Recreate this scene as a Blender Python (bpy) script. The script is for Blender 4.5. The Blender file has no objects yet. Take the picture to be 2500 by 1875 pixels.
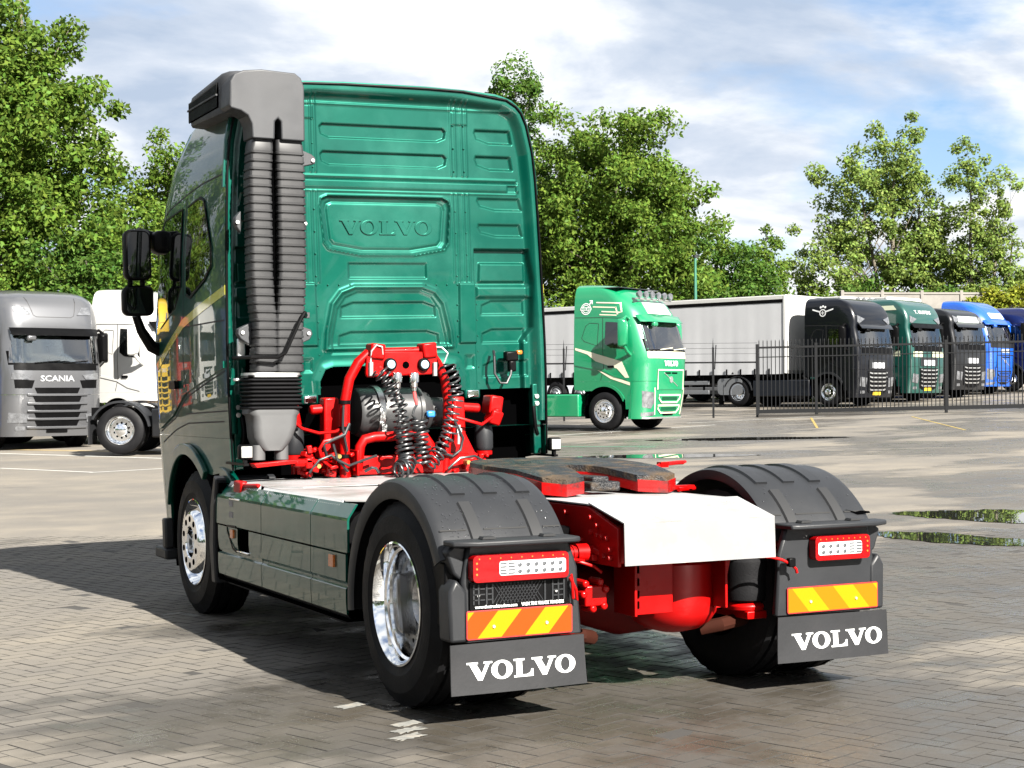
import bpy, bmesh, math, random
import numpy as np
from mathutils import Vector, Matrix, Euler
from mathutils.geometry import delaunay_2d_cdt
rnd = random.Random(7)
R = math.radians
scene = bpy.context.scene

# ------------------------------------------------------------------ camera
YAW, PITCH, ROLL = 0.467317, 0.0070814, -0.0067417
fw = Vector((math.sin(YAW)*math.cos(PITCH), math.cos(YAW)*math.cos(PITCH), math.sin(PITCH)))
rt = Vector((math.cos(YAW), -math.sin(YAW), 0)); up = rt.cross(fw)
r2 = rt*math.cos(ROLL)+up*math.sin(ROLL); u2 = -rt*math.sin(ROLL)+up*math.cos(ROLL)
cd = bpy.data.cameras.new('camera'); cam = bpy.data.objects.new('camera', cd)
scene.collection.objects.link(cam)
M = Matrix((r2, u2, -fw)).transposed().to_4x4(); M.translation = (-4.24928, -7.23443, 1.50656)
cam.matrix_world = M
cd.sensor_fit = 'HORIZONTAL'; cd.sensor_width = 36; cd.lens = 3934.25/2500*36
cd.clip_start = 0.1; cd.clip_end = 3000
scene.camera = cam

# ------------------------------------------------------------------ light, sky, exposure
TO_SUN = Vector((0.215, -1.42, 1.0)).normalized()
SUN_EL = math.asin(TO_SUN.z); SUN_AZ = math.atan2(TO_SUN.x, TO_SUN.y)
sd = bpy.data.lights.new('sun', 'SUN'); sun = bpy.data.objects.new('sun', sd)
scene.collection.objects.link(sun)
sd.energy = 5.0; sd.angle = R(0.5); sd.color = (1.0, 0.95, 0.87)
sun.rotation_euler = TO_SUN.to_track_quat('Z', 'Y').to_euler()
scene.view_settings.view_transform = 'Standard'; scene.view_settings.look = 'None'
scene.view_settings.exposure = 2.6; scene.view_settings.gamma = 1.0
scene.view_settings.use_curve_mapping = False
scene.render.engine = 'CYCLES'
scene.cycles.max_bounces = 7; scene.cycles.transparent_max_bounces = 8
scene.cycles.use_denoising = True

w = bpy.data.worlds.new('World'); scene.world = w; w.use_nodes = True
nt = w.node_tree; N = nt.nodes; L = nt.links; N.clear()
wo = N.new('ShaderNodeOutputWorld'); bg = N.new('ShaderNodeBackground'); bg.inputs['Strength'].default_value = 0.05
sky = N.new('ShaderNodeTexSky'); sky.sky_type = 'NISHITA'; sky.sun_disc = False
sky.sun_elevation = SUN_EL; sky.sun_rotation = SUN_AZ; sky.altitude = 0; sky.air_density = 1.0; sky.dust_density = 1.2; sky.ozone_density = 1.5
tc = N.new('ShaderNodeTexCoord'); sep = N.new('ShaderNodeSeparateXYZ'); L.new(tc.outputs['Generated'], sep.inputs[0])
def wmath(op, a, b=None, clamp=False):
    n = N.new('ShaderNodeMath'); n.operation = op; n.use_clamp = clamp
    for i, v in enumerate((a, b)):
        if v is None: continue
        if isinstance(v, (int, float)): n.inputs[i].default_value = v
        else: L.new(v, n.inputs[i])
    return n.outputs[0]
# clouds lie on a high sheet: the direction is divided by its height, so they flatten towards the horizon
zz = wmath('ADD', wmath('ABSOLUTE', sep.outputs[2]), 0.24)
cx = wmath('DIVIDE', sep.outputs[0], zz); cy = wmath('DIVIDE', sep.outputs[1], zz)
comb = N.new('ShaderNodeCombineXYZ'); L.new(cx, comb.inputs[0]); L.new(cy, comb.inputs[1])
def wnoise(scale, detail, rough, off, dist=0.0):
    mp = N.new('ShaderNodeMapping'); mp.inputs['Location'].default_value = off; L.new(comb.outputs[0], mp.inputs[0])
    mp.inputs['Rotation'].default_value = (0, 0, 0.47); mp.inputs['Scale'].default_value = (0.9, 1.05, 1)
    n = N.new('ShaderNodeTexNoise'); n.inputs['Scale'].default_value = scale; n.inputs['Detail'].default_value = detail
    n.inputs['Roughness'].default_value = rough; n.inputs['Distortion'].default_value = dist; L.new(mp.outputs[0], n.inputs[0]); return n.outputs[0]
def wramp(v, stops):
    r = N.new('ShaderNodeValToRGB'); L.new(v, r.inputs[0]); e = r.color_ramp.elements
    while len(e) < len(stops): e.new(0.5)
    for i, (p, c) in enumerate(stops): e[i].position = p; e[i].color = (c, c, c, 1) if isinstance(c, (int, float)) else (*c, 1)
    return r.outputs[0]
cov = wramp(wnoise(1.5, 9, 0.56, (5.2, 1.9, 0), 0.2), [(0.33, 0.0), (0.45, 1.0)])
lum = wramp(wnoise(2.3, 8, 0.56, (1.3, 4.4, 0), 0.2), [(0.35, (1.75, 2.1, 2.65)), (0.46, (2.45, 2.7, 3.1)), (0.57, (3.85, 3.9, 3.95))])
mix = N.new('ShaderNodeMix'); mix.data_type = 'RGBA'; L.new(cov, mix.inputs[0])
sk = N.new('ShaderNodeMix'); sk.data_type = 'RGBA'; sk.blend_type = 'MULTIPLY'; sk.inputs[0].default_value = 1
L.new(sky.outputs[0], sk.inputs[6]); sk.inputs[7].default_value = (0.50, 0.54, 0.60, 1)
L.new(sk.outputs[2], mix.inputs[6]); L.new(lum, mix.inputs[7])
L.new(mix.outputs[2], bg.inputs[0]); L.new(bg.outputs[0], wo.inputs[0])

# ------------------------------------------------------------------ materials
MATS = {}
def mat(name, col=(0.5, 0.5, 0.5), rough=0.5, metal=0.0, coat=0.0, crough=0.03, var=0.0, vscale=3.0, rvar=0.0, bump=0.0, bscale=60.0,
        ior=1.5, emit=None, estr=0.0, dirt=None, dscale=2.0, damt=0.5, transl=0.0, island=0.0, hue=0.0, spec=0.5, cior=1.5):
    if name in MATS: return MATS[name]
    if metal < .75: col = tuple(c*(.335 if max(col) < .58 else .44) for c in col)
    m = bpy.data.materials.new(name); m.use_nodes = True; t = m.node_tree; n = t.nodes; l = t.links
    b = n['Principled BSDF']; b.inputs['Roughness'].default_value = rough; b.inputs['Metallic'].default_value = metal
    b.inputs['Coat Weight'].default_value = coat; b.inputs['Coat Roughness'].default_value = crough; b.inputs['IOR'].default_value = ior
    b.inputs['Specular IOR Level'].default_value = spec; b.inputs['Coat IOR'].default_value = cior
    b.inputs['Base Color'].default_value = (*col, 1)
    tcn = n.new('ShaderNodeTexCoord')
    def noise(scale, det=5):
        x = n.new('ShaderNodeTexNoise'); x.inputs['Scale'].default_value = scale; x.inputs['Detail'].default_value = det
        x.inputs['Roughness'].default_value = 0.6; l.new(tcn.outputs['Object'], x.inputs[0]); return x.outputs[0]
    cur = None
    def hsv(val, lo, hi, base):
        mr = n.new('ShaderNodeMapRange'); l.new(val, mr.inputs[0]); mr.inputs[1].default_value = 0.25; mr.inputs[2].default_value = 0.75
        mr.inputs[3].default_value = lo; mr.inputs[4].default_value = hi
        h = n.new('ShaderNodeHueSaturation')
        if base is None: h.inputs['Color'].default_value = (*col, 1)
        else: l.new(base, h.inputs['Color'])
        l.new(mr.outputs[0], h.inputs['Value']); return h
    if var: cur = hsv(noise(vscale), 1-var, 1+var, cur).outputs[0]
    if island:
        g = n.new('ShaderNodeNewGeometry'); h = hsv(g.outputs['Random Per Island'], 1-island, 1+island, cur)
        if hue:
            wn = n.new('ShaderNodeTexWhiteNoise'); wn.noise_dimensions = '1D'; l.new(g.outputs['Random Per Island'], wn.inputs['W'])
            mr = n.new('ShaderNodeMapRange'); l.new(wn.outputs[0], mr.inputs[0]); mr.inputs[3].default_value = 0.5-hue; mr.inputs[4].default_value = 0.5+hue
            l.new(mr.outputs[0], h.inputs['Hue'])
        cur = h.outputs[0]
    if dirt:
        mx = n.new('ShaderNodeMix'); mx.data_type = 'RGBA'; rp = n.new('ShaderNodeValToRGB'); l.new(noise(dscale, 8), rp.inputs[0])
        rp.color_ramp.elements[0].position = 0.48; rp.color_ramp.elements[1].position = 0.68
        rp.color_ramp.elements[0].color = (0, 0, 0, 1); rp.color_ramp.elements[1].color = (damt, damt, damt, 1)
        l.new(rp.outputs[0], mx.inputs[0])
        if cur is None: mx.inputs[6].default_value = (*col, 1)
        else: l.new(cur, mx.inputs[6])
        mx.inputs[7].default_value = (*dirt, 1); cur = mx.outputs[2]
    if cur is not None: l.new(cur, b.inputs['Base Color'])
    if rvar:
        mr = n.new('ShaderNodeMapRange'); l.new(noise(4.0, 6), mr.inputs[0]); mr.inputs[1].default_value = 0.3; mr.inputs[2].default_value = 0.7
        mr.inputs[3].default_value = max(0.01, rough-rvar); mr.inputs[4].default_value = rough+rvar; l.new(mr.outputs[0], b.inputs['Roughness'])
    if bump:
        bm_ = n.new('ShaderNodeBump'); bm_.inputs['Strength'].default_value = bump; bm_.inputs['Distance'].default_value = 0.01
        l.new(noise(bscale, 4), bm_.inputs['Height']); l.new(bm_.outputs[0], b.inputs['Normal'])
    if emit: b.inputs['Emission Color'].default_value = (*emit, 1); b.inputs['Emission Strength'].default_value = estr
    if transl:
        tr = n.new('ShaderNodeBsdfTranslucent'); ms = n.new('ShaderNodeMixShader'); ms.inputs[0].default_value = transl
        if cur is not None: l.new(cur, tr.inputs[0])
        else: tr.inputs[0].default_value = (*col, 1)
        l.new(b.outputs[0], ms.inputs[1]); l.new(tr.outputs[0], ms.inputs[2]); l.new(ms.outputs[0], n['Material Output'].inputs[0])
    MATS[name] = m; return m

m_plastic = mat('grey_plastic', (0.027, 0.029, 0.033), 0.45, var=0.12, vscale=5, rvar=0.08, bump=0.08, bscale=240, spec=.25)
m_black = mat('black_plastic', (0.005, 0.005, 0.0055), 0.4, var=0.2, rvar=0.1, spec=.06)
m_void = mat('unlit_void_black', (0.0015, 0.0015, 0.0017), 0.9, spec=0.0)  # near-black paints in the shade of unlit hollows, holes and undersides
m_rubber = mat('tyre_rubber', (0.012, 0.012, 0.0135), 0.6, spec=.10, var=0.25, vscale=7, rvar=0.12, bump=0.2, bscale=90)
m_chrome = mat('polished_aluminium', (0.86, 0.87, 0.88), 0.07, metal=1.0, rvar=0.04)
m_steel = mat('zinc_steel', (0.55, 0.55, 0.54), 0.35, metal=0.9, var=0.15)
m_glass = mat('dark_tinted_glass', (0.008, 0.010, 0.010), 0.015, ior=1.7, coat=0.6)
m_red = mat('red_chassis_paint', (0.56, 0.001, 0.001), 0.38, coat=0.06, spec=.12, var=0.18, vscale=6, rvar=0.12, dirt=(.16,.003,.003), dscale=4.5, damt=.65)
m_white = mat('white_checker_paint', (0.74, 0.75, 0.76), 0.4, var=0.04, vscale=4)
m_seam = mat('panel_gap', (0.004, 0.004, 0.004), 0.7)
m_orange = mat('amber_marker', (0.75, 0.18, 0.015), 0.25, coat=0.6)
m_lamp = mat('clear_lamp', (0.50, 0.50, 0.48), 0.15, coat=0.8, bump=.4, bscale=120)
m_letter = mat('white_lettering', (0.82, 0.84, 0.84), 0.45)
m_cable = mat('black_hose', (0.02, 0.022, 0.025), 0.35)

# ------------------------------------------------------------------ mesh helpers
col = scene.collection
CABM = [None]     # optional transform for every point added
JOINED = ('lettering', 'rivets', 'slots', 'holes', 'slats', 'points', 'led_cluster', 'lattice', 'drops', 'emblem', 'badge', 'serrated', 'bolts')
class MB:
    def __init__(s): s.v = []; s.f = []
    def add(s, vs, fs):
        o = len(s.v); s.v.extend([tuple(p) for p in vs]); s.f.extend([tuple(i+o for i in f) for f in fs]); return s
    def box(s, x0, x1, y0, y1, z0, z1):
        return s.add([(x0,y0,z0),(x1,y0,z0),(x1,y1,z0),(x0,y1,z0),(x0,y0,z1),(x1,y0,z1),(x1,y1,z1),(x0,y1,z1)],
                     [(0,3,2,1),(4,5,6,7),(0,1,5,4),(1,2,6,5),(2,3,7,6),(3,0,4,7)])
    def obox(s, c, size, rot=(0,0,0)):
        m = Euler(rot).to_matrix(); c = Vector(c); h = [q/2 for q in size]
        vs = [c+m@Vector((a*h[0],b*h[1],d*h[2])) for d in (-1,1) for a,b in ((-1,-1),(1,-1),(1,1),(-1,1))]
        return s.add(vs, [(0,3,2,1),(4,5,6,7),(0,1,5,4),(1,2,6,5),(2,3,7,6),(3,0,4,7)])
    def loft(s, rings, closed=True, cap=True):
        n = len(rings[0]); vs = [p for r in rings for p in r]; fs = []
        for i in range(len(rings)-1):
            for j in range(n if closed else n-1):
                k = (j+1) % n; fs.append((i*n+j, i*n+k, (i+1)*n+k, (i+1)*n+j))
        if cap: fs.append(tuple(range(n))[::-1]); fs.append(tuple((len(rings)-1)*n+j for j in range(n)))
        return s.add(vs, fs)
    def prism(s, poly, fn0, fn1):
        return s.loft([[fn0(*p) for p in poly], [fn1(*p) for p in poly]])
    def tube(s, path, r, n=8, closed=False, cap=True):
        P = [Vector(p) for p in path]; rings = []; prev = None
        for i, p in enumerate(P):
            if closed: d = P[(i+1) % len(P)]-P[i-1]
            else: d = P[min(i+1, len(P)-1)]-P[max(i-1, 0)]
            d.normalize()
            if prev is None: a = d.orthogonal().normalized()
            else: a = (prev-d*prev.dot(d)).normalized()
            prev = a; b = d.cross(a); rr = r[i] if isinstance(r, (list, tuple)) else r
            rings.append([p+(a*math.cos(2*math.pi*k/n)+b*math.sin(2*math.pi*k/n))*rr for k in range(n)])
        if closed: rings.append(rings[0]); cap = False
        return s.loft(rings, True, cap)
    def lathe(s, prof, c, axis='x', n=32, cap=False):
        rings = []
        for a, r in prof:
            ring = []
            for k in range(n):
                t = 2*math.pi*k/n; u, v = r*math.cos(t), r*math.sin(t)
                ring.append({'x': (c[0]+a, c[1]+u, c[2]+v), 'y': (c[0]+u, c[1]+a, c[2]-v), 'z': (c[0]+u, c[1]+v, c[2]+a)}[axis])
            rings.append(ring)
        return s.loft(rings, True, cap)
    def cyl(s, p0, p1, r, n=16): return s.tube([p0, p1], r, n)
    def patch(s, loops, fn, thick=0.004, res=None):
        """flat outline(s) -> triangulated sheet with thickness; fn(a, b, off) -> point"""
        pts = []; edges = []
        for lp in loops:
            o = len(pts); lp2 = []
            for i, p in enumerate(lp):
                q = lp[(i+1) % len(lp)]; m = 1
                if res: m = max(1, int(math.hypot(q[0]-p[0], q[1]-p[1])/res))
                for k in range(m): lp2.append((p[0]+(q[0]-p[0])*k/m, p[1]+(q[1]-p[1])*k/m))
            pts += lp2; edges += [(o+i, o+(i+1) % len(lp2)) for i in range(len(lp2))]
        A = np.array([pts[e[0]] for e in edges]); B = np.array([pts[e[1]] for e in edges])
        def inside(x, y):
            c = (A[:,1] > y) != (B[:,1] > y)
            with np.errstate(divide='ignore', invalid='ignore'):
                xi = A[:,0]+(y-A[:,1])/(B[:,1]-A[:,1])*(B[:,0]-A[:,0])
            return (np.count_nonzero(c & (x < xi)) % 2) == 1
        if res:
            a0, b0 = A.min(0); a1, b1 = A.max(0); 
            gx = np.arange(a0+res, a1-res*0.3, res); gy = np.arange(b0+res, b1-res*0.3, res)
            for x in gx:
                for y in gy:
                    if inside(x, y):
                        d = np.abs((B[:,0]-A[:,0])*(y-A[:,1])-(B[:,1]-A[:,1])*(x-A[:,0]))/np.maximum(1e-9, np.hypot(B[:,0]-A[:,0], B[:,1]-A[:,1]))
                        if d.min() > res*0.2 or True: pts.append((x, y))
        out = delaunay_2d_cdt([Vector(p) for p in pts], edges, [], 0, 1e-6)
        V2 = out[0]; tris = []
        for f in out[2]:
            cxx = sum(V2[i][0] for i in f)/len(f); cyy = sum(V2[i][1] for i in f)/len(f)
            if inside(cxx, cyy): tris.append(tuple(f))
        n = len(V2); vs = [fn(p[0], p[1], thick) for p in V2]+[fn(p[0], p[1], 0.0) for p in V2]
        fs = list(tris)+[tuple(i+n for i in t[::-1]) for t in tris]
        cnt = {}
        for t in tris:
            for i in range(len(t)):
                e = (t[i], t[(i+1) % len(t)]); cnt[e] = 1
        for (a, b) in cnt:
            if (b, a) not in cnt: fs.append((b, a, a+n, b+n))
        return s.add(vs, fs)
    def islands(s):
        par = list(range(len(s.v)))
        def find(i):
            while par[i] != i: par[i] = par[par[i]]; i = par[i]
            return i
        for f in s.f:
            a = find(f[0])
            for i in f[1:]:
                b = find(i)
                if b != a: par[b] = a
        grp = {}
        for f in s.f: grp.setdefault(find(f[0]), []).append(f)
        return list(grp.values())
    def build(s, name, m, parent=None, smooth=35, bevel=0.0, seg=2, split=True):
        if split and not any(k in name for k in JOINED) and len(s.f) < 4000:
            gr = s.islands()
            if 1 < len(gr) <= 60:
                outs = []
                for fs in gr:
                    ids = sorted({i for f in fs for i in f}); mp = {j: i for i, j in enumerate(ids)}
                    q = MB(); q.v = [s.v[i] for i in ids]; q.f = [tuple(mp[i] for i in f) for f in fs]; outs.append(q.build(name, m, parent, smooth, bevel, seg, False))
                return outs[0]
        me = bpy.data.meshes.new(name)
        vs = s.v
        if CABM[0] is not None: vs = [tuple(CABM[0]@Vector(p)) for p in vs]
        me.from_pydata(vs, [], s.f); me.validate()
        me.materials.append(m)
        b = bmesh.new(); b.from_mesh(me); bmesh.ops.recalc_face_normals(b, faces=b.faces); b.to_mesh(me); b.free()
        o = bpy.data.objects.new(name, me); col.objects.link(o)
        if parent: o.parent = parent
        if any(k in name for k in ('rivets', 'slots', 'holes', 'slats', 'points', 'led_cluster', 'lattice', 'serrated', 'bolts')): o['kind'] = 'stuff'
        if smooth: me.shade_smooth(); me.set_sharp_from_angle(angle=R(smooth))
        if bevel:
            md = o.modifiers.new('bevel', 'BEVEL'); md.width = bevel; md.segments = seg; md.limit_method = 'ANGLE'; md.angle_limit = R(40); md.harden_normals = False
        return o
def tag(o, label=None, cat=None, group=None, kind=None):
    if label: o['label'] = label
    if cat: o['category'] = cat
    if group: o['group'] = group
    if kind: o['kind'] = kind
    return o
def empty(name, loc=(0,0,0), rz=0.0):
    o = bpy.data.objects.new(name, None); col.objects.link(o); o.location = loc; o.rotation_euler = (0,0,rz); o.empty_display_size = 0.3; return o
def arc(cx_, cy_, r, a0, a1, n): return [(cx_+r*math.cos(R(a0+(a1-a0)*i/n)), cy_+r*math.sin(R(a0+(a1-a0)*i/n))) for i in range(n+1)]
def rrect(x0, x1, y0, y1, r, n=4):
    return arc(x1-r, y0+r, r, -90, 0, n)+arc(x1-r, y1-r, r, 0, 90, n)+arc(x0+r, y1-r, r, 90, 180, n)+arc(x0+r, y0+r, r, 180, 270, n)
def lerp_tab(tab, z):
    if z <= tab[0][0]: return tab[0][1]
    for (a, b), (c, d) in zip(tab, tab[1:]):
        if z <= c: return b+(d-b)*(z-a)/(c-a)
    return tab[-1][1]
def strip(poly, wd):
    """outline of a band of width wd along an open polyline"""
    P = [Vector(p) for p in poly]; lft = []; rgt = []
    for i, p in enumerate(P):
        d = (P[min(i+1, len(P)-1)]-P[max(i-1, 0)]).normalized(); nrm = Vector((-d.y, d.x))*wd/2
        lft.append(tuple(p+nrm)); rgt.append(tuple(p-nrm))
    return lft+rgt[::-1]
# bold slab lettering: cap height 1
GL = {'V': ([[(0,1),(.52,1),(.52,.9),(.44,.9),(.68,.36),(.88,.9),(.78,.9),(.78,1),(1.18,1),(1.18,.9),(1.06,.9),(.70,0),(.50,0),(.12,.9),(0,.9)]], 1.12),
      'L': ([[(0,1),(.52,1),(.52,.9),(.40,.9),(.40,.12),(.62,.12),(.78,.22),(.84,.4),(.92,.4),(.92,0),(0,0),(0,.1),(.12,.1),(.12,.9),(0,.9)]], .86),
      'O': ([[(.5+.5*math.cos(2*math.pi*k/24), .5+.52*math.sin(2*math.pi*k/24)) for k in range(24)], [(.5+.22*math.cos(2*math.pi*k/20), .5+.39*math.sin(2*math.pi*k/20)) for k in range(20)]], 1.05)}
def volvo(mb, fn, x0, width, z0, h, thick=0.003, res=None):
    tot = sum(GL[c][1] for c in 'VOLVO'); x = 0
    for c in 'VOLVO':
        mb.patch([[(x0+(x+a)*width/tot, z0+b*h) for a, b in lp] for lp in GL[c][0]], fn, thick, res); x += GL[c][1]
    return mb
def text_mesh(txt, size, bold=0.0, sx=1.0):
    cu = bpy.data.curves.new('lettering', 'FONT'); cu.body = txt; cu.size = size; cu.offset = bold; cu.resolution_u = 2
    o = bpy.data.objects.new('lettering', cu); col.objects.link(o); bpy.context.view_layer.update()
    me = bpy.data.meshes.new_from_object(o.evaluated_get(bpy.context.evaluated_depsgraph_get()))
    vs = [(v.co.x*sx, v.co.y) for v in me.vertices]; fs = [tuple(p.vertices) for p in me.polygons]
    bpy.data.objects.remove(o); bpy.data.meshes.remove(me); bpy.data.curves.remove(cu)
    return vs, fs
def lettering(txt, size, fn, m, parent, bold=0.0, width=None, name='lettering'):
    vs, fs = text_mesh(txt, size, bold)
    x0 = min(v[0] for v in vs); x1 = max(v[0] for v in vs); k = width/(x1-x0) if width else 1.0
    return MB().add([fn((v[0]-x0)*k, v[1]) for v in vs], fs).build(name, m, parent, smooth=0)

# the yard is level under the truck and rises gently towards the parked row
CAMP = Vector((-4.24928, -7.23443, 0)); F2 = Vector((0.45049, 0.89278, 0)); R2 = Vector((0.89278, -0.45049, 0))
def gz(x, y):
    d = Vector((x, y, 0))-CAMP; s = d.dot(F2); t = max(-40, min(40, d.dot(R2)))
    q = s-13.0
    q = 0 if q < -3 else (q+3)**2/12 if q < 3 else q
    q = min(q, 60)
    return q*max(0.012, 0.0195+0.0005*t*min(1, max(0, q/8)))*0.93
def st(s, t): p = CAMP+F2*s+R2*t; return p.x, p.y
# ------------------------------------------------------------------ ground
def pave_material(name, grain, far=False):
    m = bpy.data.materials.new(name); m.use_nodes = True; t = m.node_tree; n = t.nodes; l = t.links
    b = n['Principled BSDF']; g = n.new('ShaderNodeNewGeometry'); oi = n.new('ShaderNodeObjectInfo')
    def math_(op, a, c=None, clamp=False):
        x = n.new('ShaderNodeMath'); x.operation = op; x.use_clamp = clamp
        for i, v in enumerate((a, c)):
            if v is None: continue
            if isinstance(v, (int, float)): x.inputs[i].default_value = v
            else: l.new(v, x.inputs[i])
        return x.outputs[0]
    def noise(scale, det=5, ro=0.6, stretch=None, off=(0,0,0)):
        mp = n.new('ShaderNodeMapping'); l.new(g.outputs['Position'], mp.inputs[0]); mp.inputs['Location'].default_value = off
        mp.inputs['Rotation'].default_value = (0, 0, YAW)
        if stretch: mp.inputs['Scale'].default_value = stretch
        x = n.new('ShaderNodeTexNoise'); x.inputs['Scale'].default_value = scale; x.inputs['Detail'].default_value = det; x.inputs['Roughness'].default_value = ro
        l.new(mp.outputs[0], x.inputs[0]); return x.outputs[0]
    def ramp(v, p0, p1, c0=0.0, c1=1.0):
        x = n.new('ShaderNodeMapRange'); x.interpolation_type = 'SMOOTHSTEP'; l.new(v, x.inputs[0])
        for i, q in ((1, p0), (2, p1), (3, c0), (4, c1)): x.inputs[i].default_value = q
        return x.outputs[0]
    def mixc(f, a, c):
        x = n.new('ShaderNodeMix'); x.data_type = 'RGBA'
        if isinstance(f, (int, float)): x.inputs[0].default_value = f
        else: l.new(f, x.inputs[0])
        for i, v in ((6, a), (7, c)):
            if isinstance(v, tuple): x.inputs[i].default_value = (*v, 1)
            else: l.new(v, x.inputs[i])
        return x.outputs[2]
    if far:
        vo = n.new('ShaderNodeTexVoronoi'); vo.inputs['Scale'].default_value = 6.5; l.new(g.outputs['Position'], vo.inputs[0])
        sv_ = n.new('ShaderNodeSeparateColor'); l.new(vo.outputs['Color'], sv_.inputs[0]); rndv = math_('ADD', math_('MULTIPLY', sv_.outputs[0], .9), .25)
    else: rndv = math_('FRACT', math_('ADD', g.outputs['Random Per Island'], oi.outputs['Random']))
    base = mixc(ramp(noise(1.1, 6), 0.35, 0.65), (0.104, 0.091, 0.071), (0.074, 0.066, 0.055))
    base = mixc(ramp(rndv, 0.0, 1.0, 0.0, 0.28), base, (0.066, 0.058, 0.048))
    spk = ramp(noise(130, 3, 0.7), 0.56, 0.72)
    base = mixc(math_('MULTIPLY', spk, 0.55), base, (0.165, 0.148, 0.118))
    base = mixc(math_('MULTIPLY', ramp(noise(95, 2, 0.7, off=(3, 1, 0)), 0.55, 0.75), 0.5), base, (0.034, 0.030, 0.026))
    base = mixc(math_('MULTIPLY', ramp(noise(0.30, 6, 0.62, (0.30, 1.3, 1), (9, 4, 0)), 0.42, 0.62), 0.55), base, (0.050, 0.046, 0.041))
    # rain-wet streaks; drier to the west of the truck
    sp = n.new('ShaderNodeSeparateXYZ'); l.new(g.outputs['Position'], sp.inputs[0])
    tt = math_('ADD', math_('MULTIPLY', sp.outputs[0], R2.x), math_('MULTIPLY', sp.outputs[1], R2.y))     # sideways distance
    ss = math_('ADD', math_('MULTIPLY', sp.outputs[0], F2.x), math_('MULTIPLY', sp.outputs[1], F2.y))
    bias = math_('ADD', ramp(tt, -2.0, 0.6, -0.01, 0.17), ramp(ss, 2.5, 7.5, 0.0, -0.12))
    wetn = math_('ADD', noise(0.42, 6, 0.58, (0.55, 1.0, 1), (4.1, 7.9, 0)), bias)
    wet = ramp(wetn, 0.49, 0.57)
    col_ = mixc(wet, base, mixc(1.0, base, base))
    hs = n.new('ShaderNodeHueSaturation'); l.new(base, hs.inputs['Color']); hs.inputs['Value'].default_value = 0.60 if far else 0.44; hs.inputs['Saturation'].default_value = 1.05
    col_ = mixc(wet, base, hs.outputs[0])
    l.new(col_, b.inputs['Base Color'])
    rw = ramp(noise(2.2, 6, 0.65), 0.38, 0.62, 0.26, 0.62)
    rm = n.new('ShaderNodeMix'); l.new(wet, rm.inputs[0]); rm.inputs[2].default_value = 0.85; l.new(rw, rm.inputs[3]); l.new(rm.outputs[0], b.inputs['Roughness'])
    bp = n.new('ShaderNodeBump'); bp.inputs['Distance'].default_value = 0.004
    l.new(math_('MULTIPLY_ADD', wet, -0.45), bp.inputs['Strength'])
    bs = n.new('ShaderNodeMath'); bs.operation = 'MULTIPLY_ADD'; l.new(wet, bs.inputs[0]); bs.inputs[1].default_value = -0.35; bs.inputs[2].default_value = 0.6
    l.new(bs.outputs[0], bp.inputs['Strength'])
    l.new(noise(grain, 4, 0.7), bp.inputs['Height']); l.new(bp.outputs[0], b.inputs['Normal'])
    return m
m_pave = pave_material('concrete_paving', 110); m_pavefar = pave_material('concrete_paving_far', 60, True)
m_sand = mat('joint_sand', (0.030, 0.026, 0.021), 0.95, var=0.3, vscale=30)

def gzn(x, y):
    s = (x-CAMP.x)*F2.x+(y-CAMP.y)*F2.y; t = np.clip((x-CAMP.x)*R2.x+(y-CAMP.y)*R2.y, -40, 40)
    q = s-13.0; q = np.where(q < -3, 0, np.where(q < 3, (q+3)**2/12, q)); q = np.minimum(q, 60)
    return q*np.maximum(0.012, 0.0195+0.0005*t*np.clip(q/8, 0, 1))*0.93
S0, S1, T1 = 3.5, 17.0, 7.6       # where single bricks are laid
def axis_vals(lo, hi, marks, coarse):
    v = set(coarse); v.update(marks); return sorted(x for x in v if lo <= x <= hi)
sv = axis_vals(-600, 900, [S0-.02, S0, S0+.14, S1-.17, S1, S1+.02], [-600, -300, -120, -40, -10, 0]+[5+i*1.0 for i in range(80)]+[90, 100, 120, 150, 200, 300, 500, 900])
tv = axis_vals(-600, 600, [-T1-.02, -T1, -T1+.17, T1-.17, T1, T1+.02], [-600, -300, -150, -80, -60]+[-50+i*2.0 for i in range(51)]+[60, 80, 150, 300, 600])
gs, gt = np.meshgrid(sv, tv, indexing='ij')
gx = CAMP.x+F2.x*gs+R2.x*gt; gy = CAMP.y+F2.y*gs+R2.y*gt; gzv = gzn(gx, gy)
low = (gs >= S0-1e-6) & (gs <= S1+1e-6) & (np.abs(gt) <= T1+1e-6); gzv = gzv-np.where(low, 0.0019, 0.0)
nn = len(tv); vv = np.stack([gx, gy, gzv], -1).reshape(-1, 3).tolist()
ff_in = []; ff = []
for i in range(len(sv)-1):
    for j in range(nn-1): ff.append((i*nn+j, i*nn+j+1, (i+1)*nn+j+1, (i+1)*nn+j))
gm = MB(); gm.add(vv, ff); ground = gm.build('ground', m_pavefar, None, smooth=30); tag(ground, kind='structure')
ground.data.materials.append(m_sand)
for p_ in ground.data.polygons:
    c_ = p_.center; d_ = Vector((c_.x, c_.y, 0))-CAMP; s_, t_ = d_.dot(F2), d_.dot(R2)
    if S0+.13 < s_ < S1-.16 and abs(t_) < T1-.16: p_.material_index = 1

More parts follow.
